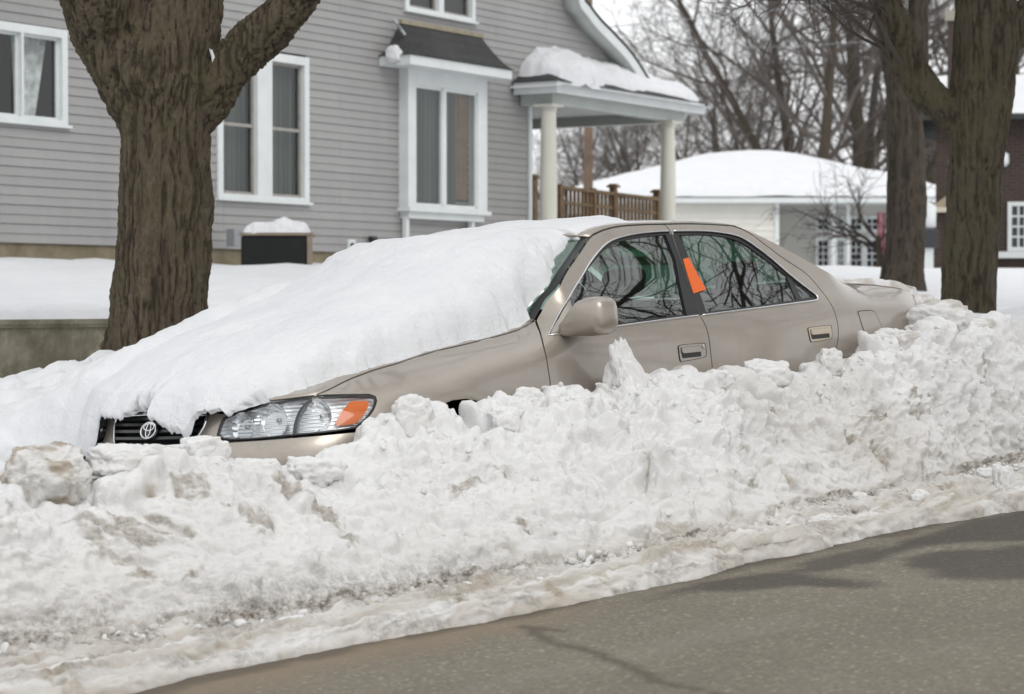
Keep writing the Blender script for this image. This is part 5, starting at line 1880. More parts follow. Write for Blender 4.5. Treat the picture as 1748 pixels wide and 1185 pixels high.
# ---- service bits on the wall
MB().box((ha(595, .03), -.0, hp(600, 430, .03)[1]), (ha(607, .03), .035, hp(600, 409, .03)[1])).build("outlet_plate", M['trim'], house, bevel=.004)
MB().box((ha(600, .05), .035, hp(600, 424, .05)[1]), (ha(604, .05), .065, hp(600, 415, .05)[1])).build("outlet_cap", M['black_trim'], house, bevel=.004)
m = MB().lathe([(.0, .07), (.055, .07), (.06, .02), (.03, -.02), (.012, -.02), (.012, -.30)], 14, lambda x, y, z_: (ha(636, .06) + x, .07 + y, hp(636, 413, .06)[1] + z_))
m.build("vent_stub", M['black_trim'], house, True)
MB().box((ha(621, .02), -.02, Z_B - .30), (ha(645, .02), .0, Z_B - .02)).build("cellar_vent", M['cavity'], house)

# ---- corner porch
def solve_n(a, px, py):
    z_ = hp(px, py)[1]
    lo, hi_ = 0, 3
    for _ in range(40):
        mid = (lo + hi_) / 2
        if proj(HW(a, mid, 3.0)[None])[0, 0] < px: lo = mid
        else: hi_ = mid
    return lo
pa_l = ha(873, 0)
PN = solve_n(pa_l, 951, 140)
pz1 = hp(951, 137.5, PN)[1]; pz0 = hp(951, 158, PN)[1]
pa_r = ha(1203, PN)
PB = -2.75
print('PORCH', pa_l, pa_r, PN, pz0, pz1)
# roof slab with fascia
m = MB()
m.box((pa_l, PN - .02, pz0), (pa_r, PN, pz1)); m.box((pa_l, .035, pz0), (pa_l + .02, PN - .02, pz1)); m.box((pa_r - .02, PB, pz0), (pa_r, PN - .02, pz1))
porch = m.build("porch_roof", M['trim'], house, bevel=.004)
porch['label'] = "hipped porch roof on cream columns at the house corner, heaped with snow"
cz = pz0 + .012
MB().box((pa_l + .02, .03, cz), (pa_r - .02, PN - .02, cz + .01)).box((A_R + .03, PB, cz), (pa_r - .02, .03, cz + .01)).build("porch_ceiling", M['soffit'], porch)
# beam under the eaves
BI = .20
bb0 = hp(957, 180, PN - BI)[1]
m = MB()
m.box((pa_l + .20, PN - BI - .16, bb0), (pa_r - .30, PN - BI, cz)); m.box((pa_r - .46, PB, bb0), (pa_r - .30, PN - BI - .16, cz)); m.box((pa_l + .20, .03, bb0), (pa_l + .36, PN - BI - .16, cz))
m.build("porch_beam", M['soffit'], porch)
# shingled hip
def roofz(a, n):
    return pz1 + .50 * np.minimum(np.minimum(PN + .03 - n, (pa_r + .03 - a) * .80), np.minimum((a - pa_l + .03) * 1.1, (n - PB) * 1.2 + 0 * a))
ga = np.linspace(pa_l - .03, pa_r + .03, 70); gn = np.linspace(PB, PN + .03, 60)
GA, GN = np.meshgrid(ga, gn, indexing='ij')
GZ = np.maximum(roofz(GA, GN), pz1 + .004)
V = np.stack([GA, GN, GZ], -1).reshape(-1, 3)
keep = gridfaces(70, 60)
cen = V[keep].mean(1)
keep = keep[(cen[:, 1] > .0) | (cen[:, 0] > A_R + .05)]
link("shingles", mesh_np("shingles", V, keep), M['shingle'], porch)
# columns
CN = PN - BI - .08
zf = Z_B + .05
def column(px, wpx, label):
    a = ha(px, CN)
    zt_ = bb0
    pxm = np.linalg.norm(HW(a, CN, 3)[:2]) / FPX
    r = wpx * .5 * pxm
    m = MB()
    fr = lambda x, y, z_: (a + x, CN + y, z_)
    m.lathe([(r * 1.05, zf), (r * 1.03, zf + 1.0), (r * .90, zt_ - .10), (r * 1.0, zt_ - .095), (r * 1.0, zt_ - .075), (r * .9, zt_ - .07), (r * 1.05, zt_ - .05), (r * 1.12, zt_ - .035)], 28, fr)
    m.box((a - r * 1.3, CN - r * 1.3, zt_ - .035), (a + r * 1.3, CN + r * 1.3, zt_ - .001))
    o = m.build("porch_column", M['cream'], house, True)
    md = o.modifiers.new('es', 'EDGE_SPLIT'); md.split_angle = R(35)
    o['label'] = label
column(936.5, 28.5, "near round cream porch column")
column(1140, 26, "far round cream porch column")
MB().box((A_R + .03, PB, zf - .25), (pa_r - .15, PN - .15, zf)).build("porch_floor", M['wood'], house)

# ---- wooden railing of the porch
RN = PN - .85
rail = empty("wooden_railing", HM)
tag(rail, "brown treated-wood railing with slim balusters and capped posts on the porch", "railing")
def rz(px, y): return hp(px, y, RN)[1]
top_l = (ha(955, RN), rz(955, 320)); top_r = (ha(1128, RN), rz(1128, 341))
tz_at = lambda a: top_l[1] + (top_r[1] - top_l[1]) * (a - top_l[0]) / (top_r[0] - top_l[0])
def beam(z_off, th, dep, nm):
    m = MB(); al, ar = top_l[0], top_r[0]
    V = [(a, RN + s, tz_at(a) + z_off + t_) for a in (al, ar) for s in (-dep, dep) for t_ in (-th, th)]
    m.add(V, [(0, 1, 3, 2), (4, 6, 7, 5), (0, 4, 5, 1), (2, 3, 7, 6), (0, 2, 6, 4), (1, 5, 7, 3)])
    m.build(nm, M['wood'], rail)
beam(0, .025, .05, "handrail"); beam(-.22, .02, .025, "mid_rail"); beam(-.80, .025, .03, "lower_rail")
for px, w_, cap in ((910, 13, True), (954, 7, False), (1012, 6, False), (1047, 10, True), (1121, 9, True)):
    a = ha(px, RN); hw_ = w_ * .5 / proj(np.stack([HW(a, RN, 3), HW(a + 1, RN, 3)])).ptp(0)[0] if False else w_ * .0043
    t_ = tz_at(max(a, top_l[0])) + (.10 if cap else .05)
    m = MB().box((a - hw_, RN - .05, zf), (a + hw_, RN + .05, t_))
    if cap:
        m.box((a - hw_ - .035, RN - .085, t_), (a + hw_ + .035, RN + .085, t_ + .03)); m.box((a - hw_ - .01, RN - .06, t_ + .03), (a + hw_ + .01, RN + .06, t_ + .055))
    m.build("post", M['wood'], rail, bevel=.004)
a = top_l[0] + .09
while a < top_r[0] - .04:
    MB().box((a - .018, RN - .018, tz_at(a) - .8), (a + .018, RN + .018, tz_at(a) - .02)).build("baluster", M['wood'], rail)
    a += .118

# ---- air conditioner by the wall
_l = at(409, 397, 25.7); _r = at(533, 401, 25.72)
_d = (_r - _l) * (1, 1, 0); AL = float(np.linalg.norm(_d)); _d /= AL
_nn = np.array([_d[1], -_d[0], 0])
ACM = Matrix(((_d[0], _nn[0], 0, _l[0]), (_d[1], _nn[1], 0, _l[1]), (0, 0, 1, _l[2]), (0, 0, 0, 1)))
ac = empty("air_conditioner", ACM)
tag(ac, "black-grilled air conditioner unit with tan frame standing by the house wall", "air conditioner")
dpt = .70
t = NT("coil_fins")
wv = t.n('ShaderNodeTexWave', bands_direction='X'); wv.inputs['Scale'].default_value = 14
t.l(t.coord(), wv.inputs['Vector'])
t.col(t.mix(t.noise(3, 5, .7, t.coord()), t.ramp(wv.outputs[0], [(.2, (.006, .006, .006, 1)), (.9, (.052, .055, .055, 1))]), (.014, .015, .015, 1)))
t.set(Roughness=.8)
t.b.inputs['Specular IOR Level'].default_value = .15
M['coil'] = t.m
MB().box((.012, -dpt, -.85), (AL - .06, -.01, -.035)).build("grille", M['coil'], ac, bevel=.03)
tan = plain("tan_cabinet", (.22, .18, .135), .6, var=.15)
MB().box((AL - .06, -.06, -.85), (AL, 0, -.035)).box((-.01, -dpt, -.035), (AL + .005, .008, 0)).build("cabinet", tan, ac, bevel=.006)
bx = ha(404, .3)
eb = MB().box((bx - .07, .2, hp(404, 421, .3)[1]), (bx + .10, .32, hp(404, 391, .3)[1])).build("electrical_box", M['metal_grey'], None, bevel=.006)
eb.matrix_world = HM
tag(eb, "small grey metal switch box left of the air conditioner", "electrical box")

# ---- snow on porch, bay roof corner and air conditioner
def h2w(P): return HP + P[..., 0:1] * HD + P[..., 1:2] * HN + (P[..., 2:3] - CAMZ) * np.array([0, 0, 1.])
ga = np.linspace(pa_l - .08, pa_r + .05, 150); gn = np.linspace(-1.6, PN + .12, 110)
GA, GN = np.meshgrid(ga, gn, indexing='ij')
GZ = np.maximum(roofz(GA, np.minimum(GN, PN + .03)), pz1 - .02)
P3 = np.stack([GA, GN, GZ], -1)
J2 = fbm(P3.reshape(-1, 3), 1.6, 4, 301).reshape(GA.shape)
slide = .16 * np.exp(-((GA - pa_l - .55) / .22) ** 2)       # a lump sliding over the near eave
d1 = PN - .06 - GN + J2 * .08 + slide * .9; d2 = pa_r - .28 - GA + J2 * .15; d3 = GA - pa_l - .16 + J2 * .12
dd = np.minimum(np.minimum(d1, d2), d3)
Hm = .135 + .08 * np.exp(-((GA - pa_l - 1.2) / .6) ** 2) + J2 * .05
kk = np.clip(dd / .22, 0, 1)
H = Hm * np.sqrt(1 - (1 - kk) ** 2); H = np.where(dd < 0, np.maximum(dd, -.05) - .01, H)
snow_sheet("snow_cover", h2w(P3), H, np.array([0, 0, 1.]), "deep soft snow lying on the porch roof above the cream columns", "snow", seed=311, amp=1.5)
def snow_lump(name, c, r, el, seed, label, rough=.2):
    me, v = lump_mesh(name, r, seed, 5, el, rough, .35)
    o = link(name, me, M['snow']); o.location = c
    o.rotation_euler = (0, 0, math.atan2(HD[1], HD[0]))
    tag(o, label, "snow")
    return o
pb = hp(672, 93, .25)
snow_lump("snow_clump", HW(pb[0], .25, pb[1]), .12, (.60, 1.1, .95), 63, "small clump of snow stuck to the near corner of the bay window's roof")
ga = np.linspace(-.02, AL, 90); gn = np.linspace(-dpt, .01, 60)
GA, GN = np.meshgrid(ga, gn, indexing='ij'); P3 = np.stack([GA, GN, np.zeros(GA.shape)], -1)
J2 = fbm(P3.reshape(-1, 3), 3, 4, 321).reshape(GA.shape)
dd = np.minimum(np.minimum(GA - .04, AL - .07 - GA), np.minimum(GN + dpt, -.01 - GN)) + J2 * .02
Hm = np.interp(GA / AL, [0, .2, .45, .58, .72, .9, 1], [.08, .11, .135, .175, .10, .09, .05]) + J2 * .04
H = Hm * np.sqrt(1 - (1 - np.clip(dd / .10, 0, 1)) ** 2); H = np.where(dd < 0, -.012, H)
PW = _l + GA[..., None] * _d + GN[..., None] * _nn
snow_sheet("snow_cover", PW, H, np.array([0, 0, 1.]), "lumpy cap of snow on top of the air conditioner", "snow", seed=331, amp=1.2)

# ================================================================ RETAINING WALL
m = MB()
wz = CAMZ - .125
nseg = 60
ss = np.linspace(-14, 7, nseg)
V = []
for s_ in ss:
    for t_ in (WALL_T + .12, WALL_T - .12):
        p = O_[:2] + s_ * B_[:2] + t_ * L_[:2]
        V += [(p[0], p[1], -1.2), (p[0], p[1], wz - .05)]
        e = .025 if t_ > WALL_T else -.025
        p2 = O_[:2] + s_ * B_[:2] + (t_ + e) * L_[:2]
        V += [(p2[0], p2[1], wz - .05), (p2[0], p2[1], wz)]
F = []
for i in range(nseg - 1):
    b = i * 8; c = b + 8
    for a0, a1 in ((0, 1), (1, 2), (2, 3), (3, 7), (7, 6), (6, 5), (5, 4)):
        F.append((b + a0, b + a1, c + a1, c + a0))
m.add(V, F)
o = m.build("retaining_wall", M['retaining'])
tag(o, "low mossy concrete retaining wall behind the left tree, snow on top", "wall")
# snow lying along the wall's top
su = np.linspace(-9, 5, 420); tv_ = np.linspace(WALL_T + .16, WALL_T - .5, 26)
SU, TV = np.meshgrid(su, tv_, indexing='ij')
PX_ = O_[0] + SU * B_[0] + TV * L_[0]; PY_ = O_[1] + SU * B_[1] + TV * L_[1]
P3 = np.stack([PX_, PY_, np.full(SU.shape, wz)], -1)
J2 = fbm(P3.reshape(-1, 3), 4, 4, 341).reshape(SU.shape)
dd = WALL_T + .125 - TV + J2 * .02
H = .085 * np.sqrt(1 - (1 - np.clip(dd / .10, 0, 1)) ** 2) + J2 * .012 * (dd > 0); H = np.where(dd < 0, -.03, H)
snow_sheet("snow_ledge", P3, H, np.array([0, 0, 1.]), "even ridge of snow along the top of the retaining wall", "snow", seed=351)

# ================================================================ TREES
def bark(name, c0, c1, c2, sc=1.0, moss=(.085, .078, .034, 1), crack=.034):
    t = NT(name)
    v = t.coord((1, 1, .11))
    v2 = t.coord()
    n1 = t.noise(20 * sc, 7, .72, v)
    n2 = t.noise(10 * sc, 3, .6, t.coord((1, 1, .14)))
    n3 = t.noise(42 * sc, 5, .7, t.coord((1, 1, .4)))
    c = t.ramp(n1, [(.30, c0), (.5, c1), (.72, c2)])
    c = t.mix(.5, c, t.ramp(n3, [(.3, c0), (.7, c2)]))
    dark = tuple(x * .28 for x in c0[:3]) + (1,)
    fu = t.n('ShaderNodeAttribute', attribute_name='furrow')
    fm = t.n('ShaderNodeMath', operation='MULTIPLY'); t.l(fu.outputs['Fac'], fm.inputs[0]); fm.inputs[1].default_value = .78
    c = t.mix(fm.outputs[0], c, dark)
    c = t.mix(t.ramp(t.noise(2.2 * sc, 6, .75, v2), [(.48, (0, 0, 0, 1)), (.75, (.6, .6, .6, 1))]), c, moss)
    t.col(c); t.set(Roughness=.92)
    t.b.inputs['Specular IOR Level'].default_value = .2
    rg = t.ramp(n2, [(.42, (1, 1, 1, 1)), (.5, (0, 0, 0, 1)), (.58, (1, 1, 1, 1))])
    t.bump(t.mix(.5, n1, n3), .9, .025)
    return t.m
M['bark'] = bark("furrowed_bark", (.052, .041, .028, 1), (.092, .073, .051, 1), (.155, .125, .089, 1), 1.7)
M['bark_far'] = bark("old_bark", (.044, .036, .024, 1), (.072, .060, .041, 1), (.108, .091, .064, 1), 1.5, crack=.025)
M['bark_dark'] = bark("dark_bark", (.040, .032, .025, 1), (.066, .054, .042, 1), (.10, .083, .066, 1), .7, (.06, .055, .035, 1), crack=.02)
M['twig_hazed'] = plain("hazed_tree_twigs", (.10, .085, .075), .9, var=.25, vscale=1.5)  # twigs paled in the colour for distance haze
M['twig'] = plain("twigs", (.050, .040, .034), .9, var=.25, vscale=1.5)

def smooth_trunk(name, tubes, voxel, seed, mat, parent, ridge=.012, rs=34, wob=.02, knots=()):
    """union of tapered limbs, roughened into furrowed bark"""
    m = MB()
    for pts, rad in tubes:
        P = spline(np.array(pts), 6); Rr = np.interp(np.linspace(0, len(rad) - 1, len(P)), np.arange(len(rad)), rad)
        m.tube(P, list(Rr), 28)
    me = mesh_np(name, m.v, m.f)
    import bmesh
    bm = bmesh.new(); bm.from_mesh(me); bmesh.ops.recalc_face_normals(bm, faces=bm.faces); bm.to_mesh(me); bm.free()
    o = bpy.data.objects.new("tmp", me); C.objects.link(o)
    rm = o.modifiers.new('r', 'REMESH'); rm.mode = 'VOXEL'; rm.voxel_size = voxel
    sm = o.modifiers.new('s', 'SMOOTH'); sm.iterations = 12; sm.factor = .5
    dg = bpy.context.evaluated_depsgraph_get(); dg.update()
    me2 = bpy.data.meshes.new_from_object(o.evaluated_get(dg))
    bpy.data.objects.remove(o); bpy.data.meshes.remove(me)
    n = len(me2.vertices)
    V = np.zeros(n * 3); me2.vertices.foreach_get('co', V); V = V.reshape(-1, 3)
    N = np.zeros(n * 3); me2.vertices.foreach_get('normal', N); N = N.reshape(-1, 3)
    S1 = V * np.array([1, 1, .075]) + np.stack([fbm(V, 3, 2, seed), fbm(V, 3, 2, seed + 1), 0 * V[:, 0]], 1) * .03
    n1 = fbm(S1, rs * .45, 3, seed + 2)
    plate = np.clip(np.abs(n1) * 2.5, 0, 1) ** .75
    fine = fbm(V * (1, 1, .3), rs * 1.4, 3, seed + 6)
    d = plate * ridge + fbm(V, 2.2, 3, seed + 4) * wob + fine * ridge * .42
    for kp, kr, kd in knots:
        dist = np.linalg.norm(V - kp, axis=1)
        d += kd * (np.exp(-(dist / kr) ** 2) - 1.6 * np.exp(-(dist / (kr * .45)) ** 2))
    V = V + N * (d - ridge * .6)[:, None]
    me2.vertices.foreach_set('co', V.ravel()); me2.update()
    me2.name = name
    attr(me2, 'furrow', np.clip((1 - plate) * 1.1 - .1 + fine * .15, 0, 1))
    for mm in list(me2.materials): pass
    me2.materials.clear()
    return link(name, me2, mat, parent, True)

class Twigs:
    def __init__(s, seed): s.r = np.random.default_rng(seed); s.V = []; s.F = []; s.b = 0
    def tube(s, P, R0, n):
        P = np.asarray(P); k = len(P)
        T = np.gradient(P, axis=0); T /= np.linalg.norm(T, axis=1)[:, None] + 1e-9
        up = np.where(np.abs(T[:, 2:3]) < .9, np.array([[0, 0, 1.]]), np.array([[1., 0, 0]])) if False else np.repeat(np.array([[.31, .17, .93]]), k, 0)
        x = np.cross(T, up); x /= np.linalg.norm(x, axis=1)[:, None] + 1e-9
        y = np.cross(T, x)
        a = np.arange(n) * 2 * math.pi / n
        Rr = np.asarray(R0)[:, None, None]
        V = P[:, None, :] + Rr * (np.cos(a)[None, :, None] * x[:, None, :] + np.sin(a)[None, :, None] * y[:, None, :])
        i, j = np.meshgrid(np.arange(k - 1), np.arange(n), indexing='ij')
        q = np.stack([i * n + j, i * n + (j + 1) % n, (i + 1) * n + (j + 1) % n, (i + 1) * n + j], -1).reshape(-1, 4)
        s.V.append(V.reshape(-1, 3)); s.F.append(q + s.b); s.b += k * n
    def grow(s, p, d, L, r, lv, lmax, nch=(7, 6, 5, 4), curv=.22, up=.10, spread=(.5, 1.0), rmin=.004, sub=(.45, .65)):
        rng = s.r
        k = max(4, 8 - lv * 1)
        pts = [np.asarray(p, float)]; dirs = []
        d = np.asarray(d, float) / np.linalg.norm(d)
        for i in range(k - 1):
            d = d + rng.normal(0, curv, 3) * (.6 if lv == 0 else 1) + np.array([0, 0, up])
            d /= np.linalg.norm(d); dirs.append(d)
            pts.append(pts[-1] + d * L / (k - 1))
        pts = np.array(pts)
        rr = np.linspace(r, max(r * .35, rmin * .7), k)
        s.tube(pts, rr, 7 if lv == 0 else (5 if lv == 1 else 3))
        if lv >= lmax: return
        nc = nch[min(lv, len(nch) - 1)]
        for c in range(nc):
            f = rng.uniform(.22 if lv else .30, 1.0)
            x = f * (k - 1); i = min(int(x), k - 2)
            q = pts[i] + (pts[i + 1] - pts[i]) * (x - i)
            ax = rng.normal(0, 1, 3); dd = dirs[i]
            ax -= dd * (ax @ dd); ax /= np.linalg.norm(ax)
            an = rng.uniform(*spread)
            nd = dd * math.cos(an) + ax * math.sin(an)
            s.grow(q, nd, L * rng.uniform(*sub) * (1.15 - .4 * f), max(np.interp(f, [0, 1], [rr[0], rr[-1]]) * .62, rmin), lv + 1, lmax, nch, curv, up, spread, rmin, sub)
    def mesh(s, name): return mesh_np(name, np.vstack(s.V), np.vstack(s.F))

# ---- the big maple by the car
TD = 12.2
def tp(px, py, d=TD): return at(px, py, d)
k_ = TD / FPX
big = empty("maple_tree"); big.location = tp(270, 640)
big_loc = np.array(big.location)
tag(big, "massive forked maple trunk with furrowed bark standing at the far left behind the car", "tree")
bpy.context.view_layer.update()
def rel(pts): return [np.asarray(p) - big_loc for p in pts]
main = (rel([tp(266, 780), tp(268, 690), tp(270, 620), tp(271, 540), tp(275, 450), tp(279, 350), tp(280, 250), tp(279, 190), tp(276, 140), tp(290, 70), tp(306, 0), tp(316, -90), tp(322, -220), tp(330, -420)]), [.34, .285, .262, .250, .243, .238, .240, .262, .29, .255, .225, .20, .18, .16])
left = (rel([tp(268, 230), tp(245, 170), tp(220, 110), tp(192, 55), tp(172, 0, TD - .1), tp(150, -70, TD - .2), tp(110, -180, TD - .3), tp(60, -330, TD - .4)]), [.19, .215, .215, .205, .20, .18, .16, .13])
right = (rel([tp(318, 225), tp(352, 172, TD - .02), tp(390, 118, TD - .05), tp(428, 76, TD - .08), tp(470, 38, TD - .12), tp(512, -6, TD - .2), tp(560, -80, TD - .3), tp(640, -200, TD - .5)]), [.10, .125, .118, .112, .108, .098, .09, .08])
toes = [(rel([tp(205, 560), tp(190, 640), tp(172, 720)]), [.07, .09, .10]), (rel([tp(335, 540), tp(352, 640, TD - .1), tp(362, 700, TD - .1)]), [.06, .09, .10])]
smooth_trunk("trunk", [main, left, right] + toes, 0.0095, 401, M['bark'], big, ridge=.017, rs=62, wob=.022,
             knots=[(np.array(tp(200, 130, TD - .20)) - big_loc, .10, .035), (np.array(tp(265, 128, TD - .26)) - big_loc, .11, .03), (np.array(tp(225, 40, TD - .2)) - big_loc, .07, -.03)])
tw = Twigs(11)
for pts, rad in (main, left, right):
    tip = pts[-1]; d = pts[-1] - pts[-2]
    for i in range(3):
        tw.grow(tip, d + tw.r.normal(0, .35, 3) * np.linalg.norm(d), 3.2, rad[-1] * .8, 0, 3, (6, 5, 4, 3), .16, .05)
cr = link("crown", tw.mesh("crown"), M['twig'], big)
# snow caught in the fork
me, v = lump_mesh("snow_sliver", .05, 71, 4, (.20, .35, 1.9), .25, .2)
o = link("snow_sliver", me, M['snow']); o.location = at(367, 112, TD - .14); o.rotation_euler = (0, R(-14), 0)
tag(o, "thin sliver of snow caught in the fork of the big maple", "snow")

def tapered_tree(name, label, px, base_y, depth, tubes_px, seed, vox, mat, group=None, ridge=.014, rs=26, knots=(), limbs=()):
    e = empty(name); b = at(px, base_y, depth); e.location = b
    b = np.array(b)
    tag(e, label, "tree", group)
    tubes = []
    for pts, rad in tubes_px:
        tubes.append(([np.array(at(x, y, depth + (dz if len(q) else 0))) - b for x, y, *q in pts for dz in ([q[0]] if q else [0])], rad))
    smooth_trunk("trunk", tubes, vox, seed, mat, e, ridge, rs, .02, [(np.array(at(kx, ky, depth + kd)) - b, kr, ka) for kx, ky, kd, kr, ka in knots])
    tw = Twigs(seed)
    for pts, rad in tubes:
        d = pts[-1] - pts[-2]
        for i in range(4):
            tw.grow(pts[-1], d + tw.r.normal(0, .4, 3) * np.linalg.norm(d), 3.6, rad[-1] * .7, 0, 3, (7, 6, 5, 3), .16, .06)
    for (x, y, dz), dvec, L, r in limbs:
        tw.grow(np.array(at(x, y, depth + dz)) - b, np.array(dvec, float), L, r, 0, 3, (8, 6, 5, 3), .2, .04)
    link("crown", tw.mesh("crown"), M['twig'], e)
    return e
DR = 17.6
kr_ = DR / FPX
tapered_tree("street_tree", "thick grey-brown trunk with a knot hole and a limb reaching left, nearer of two", 1655, 560, DR,
             [([(1655, 640), (1655, 560), (1655, 480), (1660, 400), (1664, 320), (1668, 240), (1678, 150), (1682, 60), (1678, -40), (1672, -160), (1668, -330)], [52 * kr_, 47 * kr_, 45 * kr_, 45 * kr_, 46 * kr_, 50 * kr_, 54 * kr_, 54 * kr_, 48 * kr_, 42 * kr_, 34 * kr_]),
              ([(1668, 270), (1640, 225), (1612, 190), (1582, 158), (1558, 122), (1540, 80), (1522, 30), (1500, -40), (1470, -140)], [20 * kr_, 27 * kr_, 27 * kr_, 26 * kr_, 27 * kr_, 26 * kr_, 26 * kr_, 22 * kr_, 18 * kr_]),
              ([(1690, 110), (1718, 70), (1748, 30), (1790, -20), (1850, -100)], [22 * kr_, 26 * kr_, 24 * kr_, 22 * kr_, 16 * kr_])],
             421, .014, M['bark_far'], ridge=.010, rs=52, knots=[(1716, 93, -.14, .09, .03)],
             limbs=[((1560, 125, 0), (-.9, -.2, .55), 1.5, .022), ((1545, 95, 0), (-.8, .2, .2), 1.2, .015), ((1575, 150, 0), (-.6, -.3, .9), 1.3, .02), ((1530, 40, 0), (-1, .1, .3), 1.6, .02)])
D2 = 27.5
k2 = D2 / FPX
tapered_tree("street_tree", "second dark trunk splitting high up, standing left of and beyond the far-right tree", 1543, 474, D2,
             [([(1541, 520), (1542, 470), (1545, 430), (1547, 360), (1547, 290), (1545, 220), (1538, 150), (1524, 80), (1512, 10), (1498, -80), (1480, -200), (1465, -360)], [46 * k2, 39 * k2, 35 * k2, 33 * k2, 32 * k2, 33 * k2, 28 * k2, 23 * k2, 20 * k2, 19 * k2, 17 * k2, 14 * k2]),
              ([(1550, 240), (1562, 170), (1566, 90), (1566, 10), (1570, -80), (1580, -200), (1592, -340)], [20 * k2, 22 * k2, 20 * k2, 18 * k2, 17 * k2, 15 * k2, 12 * k2])],
             431, .03, M['bark_dark'], ridge=.012, rs=40)

# ---- bare trees behind the houses
def tree_proto(seed, H, r, stems, lmax=4, nch=(9, 6, 4, 3), lean=.25):
    tw = Twigs(seed); tr = Twigs(seed + 1)
    for i in range(stems):
        d = np.array([tw.r.normal(0, lean), tw.r.normal(0, lean), 1.0])
        if stems == 1: d[:2] *= .3
        # trunk pieces stay apart from the crown
        k = 9; pts = [np.array([tw.r.normal(0, .12), tw.r.normal(0, .12), -.3])]
        for j in range(k - 1):
            d = d + np.array([tw.r.normal(0, .05), tw.r.normal(0, .05), .02]); d /= np.linalg.norm(d)
            pts.append(pts[-1] + d * H * .82 / (k - 1))
        pts = np.array(pts); rr = np.linspace(r, r * .25, k)
        tr.tube(pts, rr, 8)
        for c in range(11):
            f = tw.r.uniform(.22, 1.0); x = f * (k - 1); j = min(int(x), k - 2)
            q = pts[j] + (pts[j + 1] - pts[j]) * (x - j)
            an = tw.r.uniform(0, 6.28); el = tw.r.uniform(.15, .95)
            nd = np.array([math.cos(an) * math.cos(el), math.sin(an) * math.cos(el), math.sin(el)])
            tw.grow(q, nd, H * .40 * (1.2 - .65 * f), rr[j] * .5, 1, lmax, nch, .17, .05, (.4, .95), .0065, (.42, .68))
    return tr.mesh("trunk"), tw.mesh("crown")
protos = [tree_proto(501, 16, .24, 3), tree_proto(511, 18, .30, 1), tree_proto(521, 14, .20, 2), tree_proto(531, 15, .16, 4, lean=.32)]
labels = ["many-stemmed bare tree, %s", "single-trunked bare tree, %s", "twin-stemmed bare tree, %s", "bushy bare tree, %s"]
first = {}
def bare_tree(kind, px, depth, rot, s, where, zbase=.6):
    e = empty("bare_tree")
    p = at(px, 500, depth)
    e.location = (p[0], p[1], CAMZ + zbase + .0085 * (depth - 60) * .5)
    e.rotation_euler = (0, 0, rot); e.scale = (s, s, s)
    tag(e, labels[kind] % where, "tree", "bare trees behind the houses")
    if kind not in first:
        a = link("trunk", protos[kind][0], M['bark_dark'], e, True); b = link("crown", protos[kind][1], M['twig_hazed'], e)
        first[kind] = (a, b)
    else:
        for q in first[kind]:
            c = q.copy(); C.objects.link(c); c.parent = e
bare_tree(0, 1398, 92, .4, 1.10, "nearest one rising from behind the ridge of the snowy-roofed house, left part")
bare_tree(0, 1462, 98, 2.2, 1.15, "rising from behind that same ridge just left of the dark street trunk")
bare_tree(0, 1235, 128, 1.4, .95, "far back beyond the left hip of the snowy roof")
bare_tree(1, 1392, 84, 1.0, .95, "straight and dark above the middle of the snowy ridge")
bare_tree(1, 1452, 90, 2.6, 1.05, "straight and dark just left of the dark street trunk")
bare_tree(3, 1268, 104, 2.0, .9, "over the middle of the snowy roof, farther back")
bare_tree(3, 1145, 118, 3.0, .86, "right behind the far porch column")
bare_tree(2, 1090, 125, 1.7, .82, "seen under the porch roof, left of the far column")
bare_tree(3, 1035, 128, 4.1, .80, "seen under the porch roof beside the wooden pole")
bare_tree(3, 980, 122, 5.0, .74, "seen under the porch roof beside the near column")
bare_tree(1, 1590, 105, 3.3, 1.1, "behind the brick chimney between the two street trees")
bare_tree(2, 1760, 88, .9, 1.1, "behind the brick house at the right edge")
bare_tree(0, 1540, 130, 4.6, 1.15, "far back behind the dark street trunk")
# a mass of far brush below the porch roof
tw = Twigs(77)
for i in range(85):
    px = tw.r.uniform(890, 1250); dp = tw.r.uniform(135, 175)
    p = at(px, 500, dp); p = np.array([p[0], p[1], CAMZ + 1.0])
    tw.grow(p, np.array([tw.r.normal(0, .25), tw.r.normal(0, .2), 1.0]), tw.r.uniform(4.0, 6.6), .07, 1, 3, (7, 6, 5, 4), .16, .05, (.3, .8), .013)
o = link("far_brush", tw.mesh("far_brush"), plain("hazed_brush_twigs", (.115, .092, .080), .9, var=.2, vscale=.4))  # brush colour lightened to paint in the haze of distance
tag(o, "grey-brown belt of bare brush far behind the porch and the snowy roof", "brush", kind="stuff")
# trees across the street, beyond the right edge of the view: the car's windows mirror them
def street_bare(kind, x, y, rot, s, where):
    e = empty("bare_tree"); e.location = (x, y, ground_z(x, y) - .1); e.rotation_euler = (0, 0, rot); e.scale = (s, s, s)
    tag(e, labels[kind] % where, "tree", "bare trees across the street")
    for q in first[kind]:
        c = q.copy(); C.objects.link(c); c.parent = e
street_bare(0, 12.6, 9.0, .5, 1.05, "nearest across the street, mirrored in the car's rear window")
street_bare(3, 16.4, 13.2, 2.5, 1.1, "second across the street, mirrored in the car's front window")
street_bare(2, 11.8, 5.2, 4.1, 1.1, "across the street and nearer the camera, mirrored in the car's doors")
street_bare(1, 24, 14, 1.5, 1.1, "farthest across the street, mirrored dimly in the car's windows")

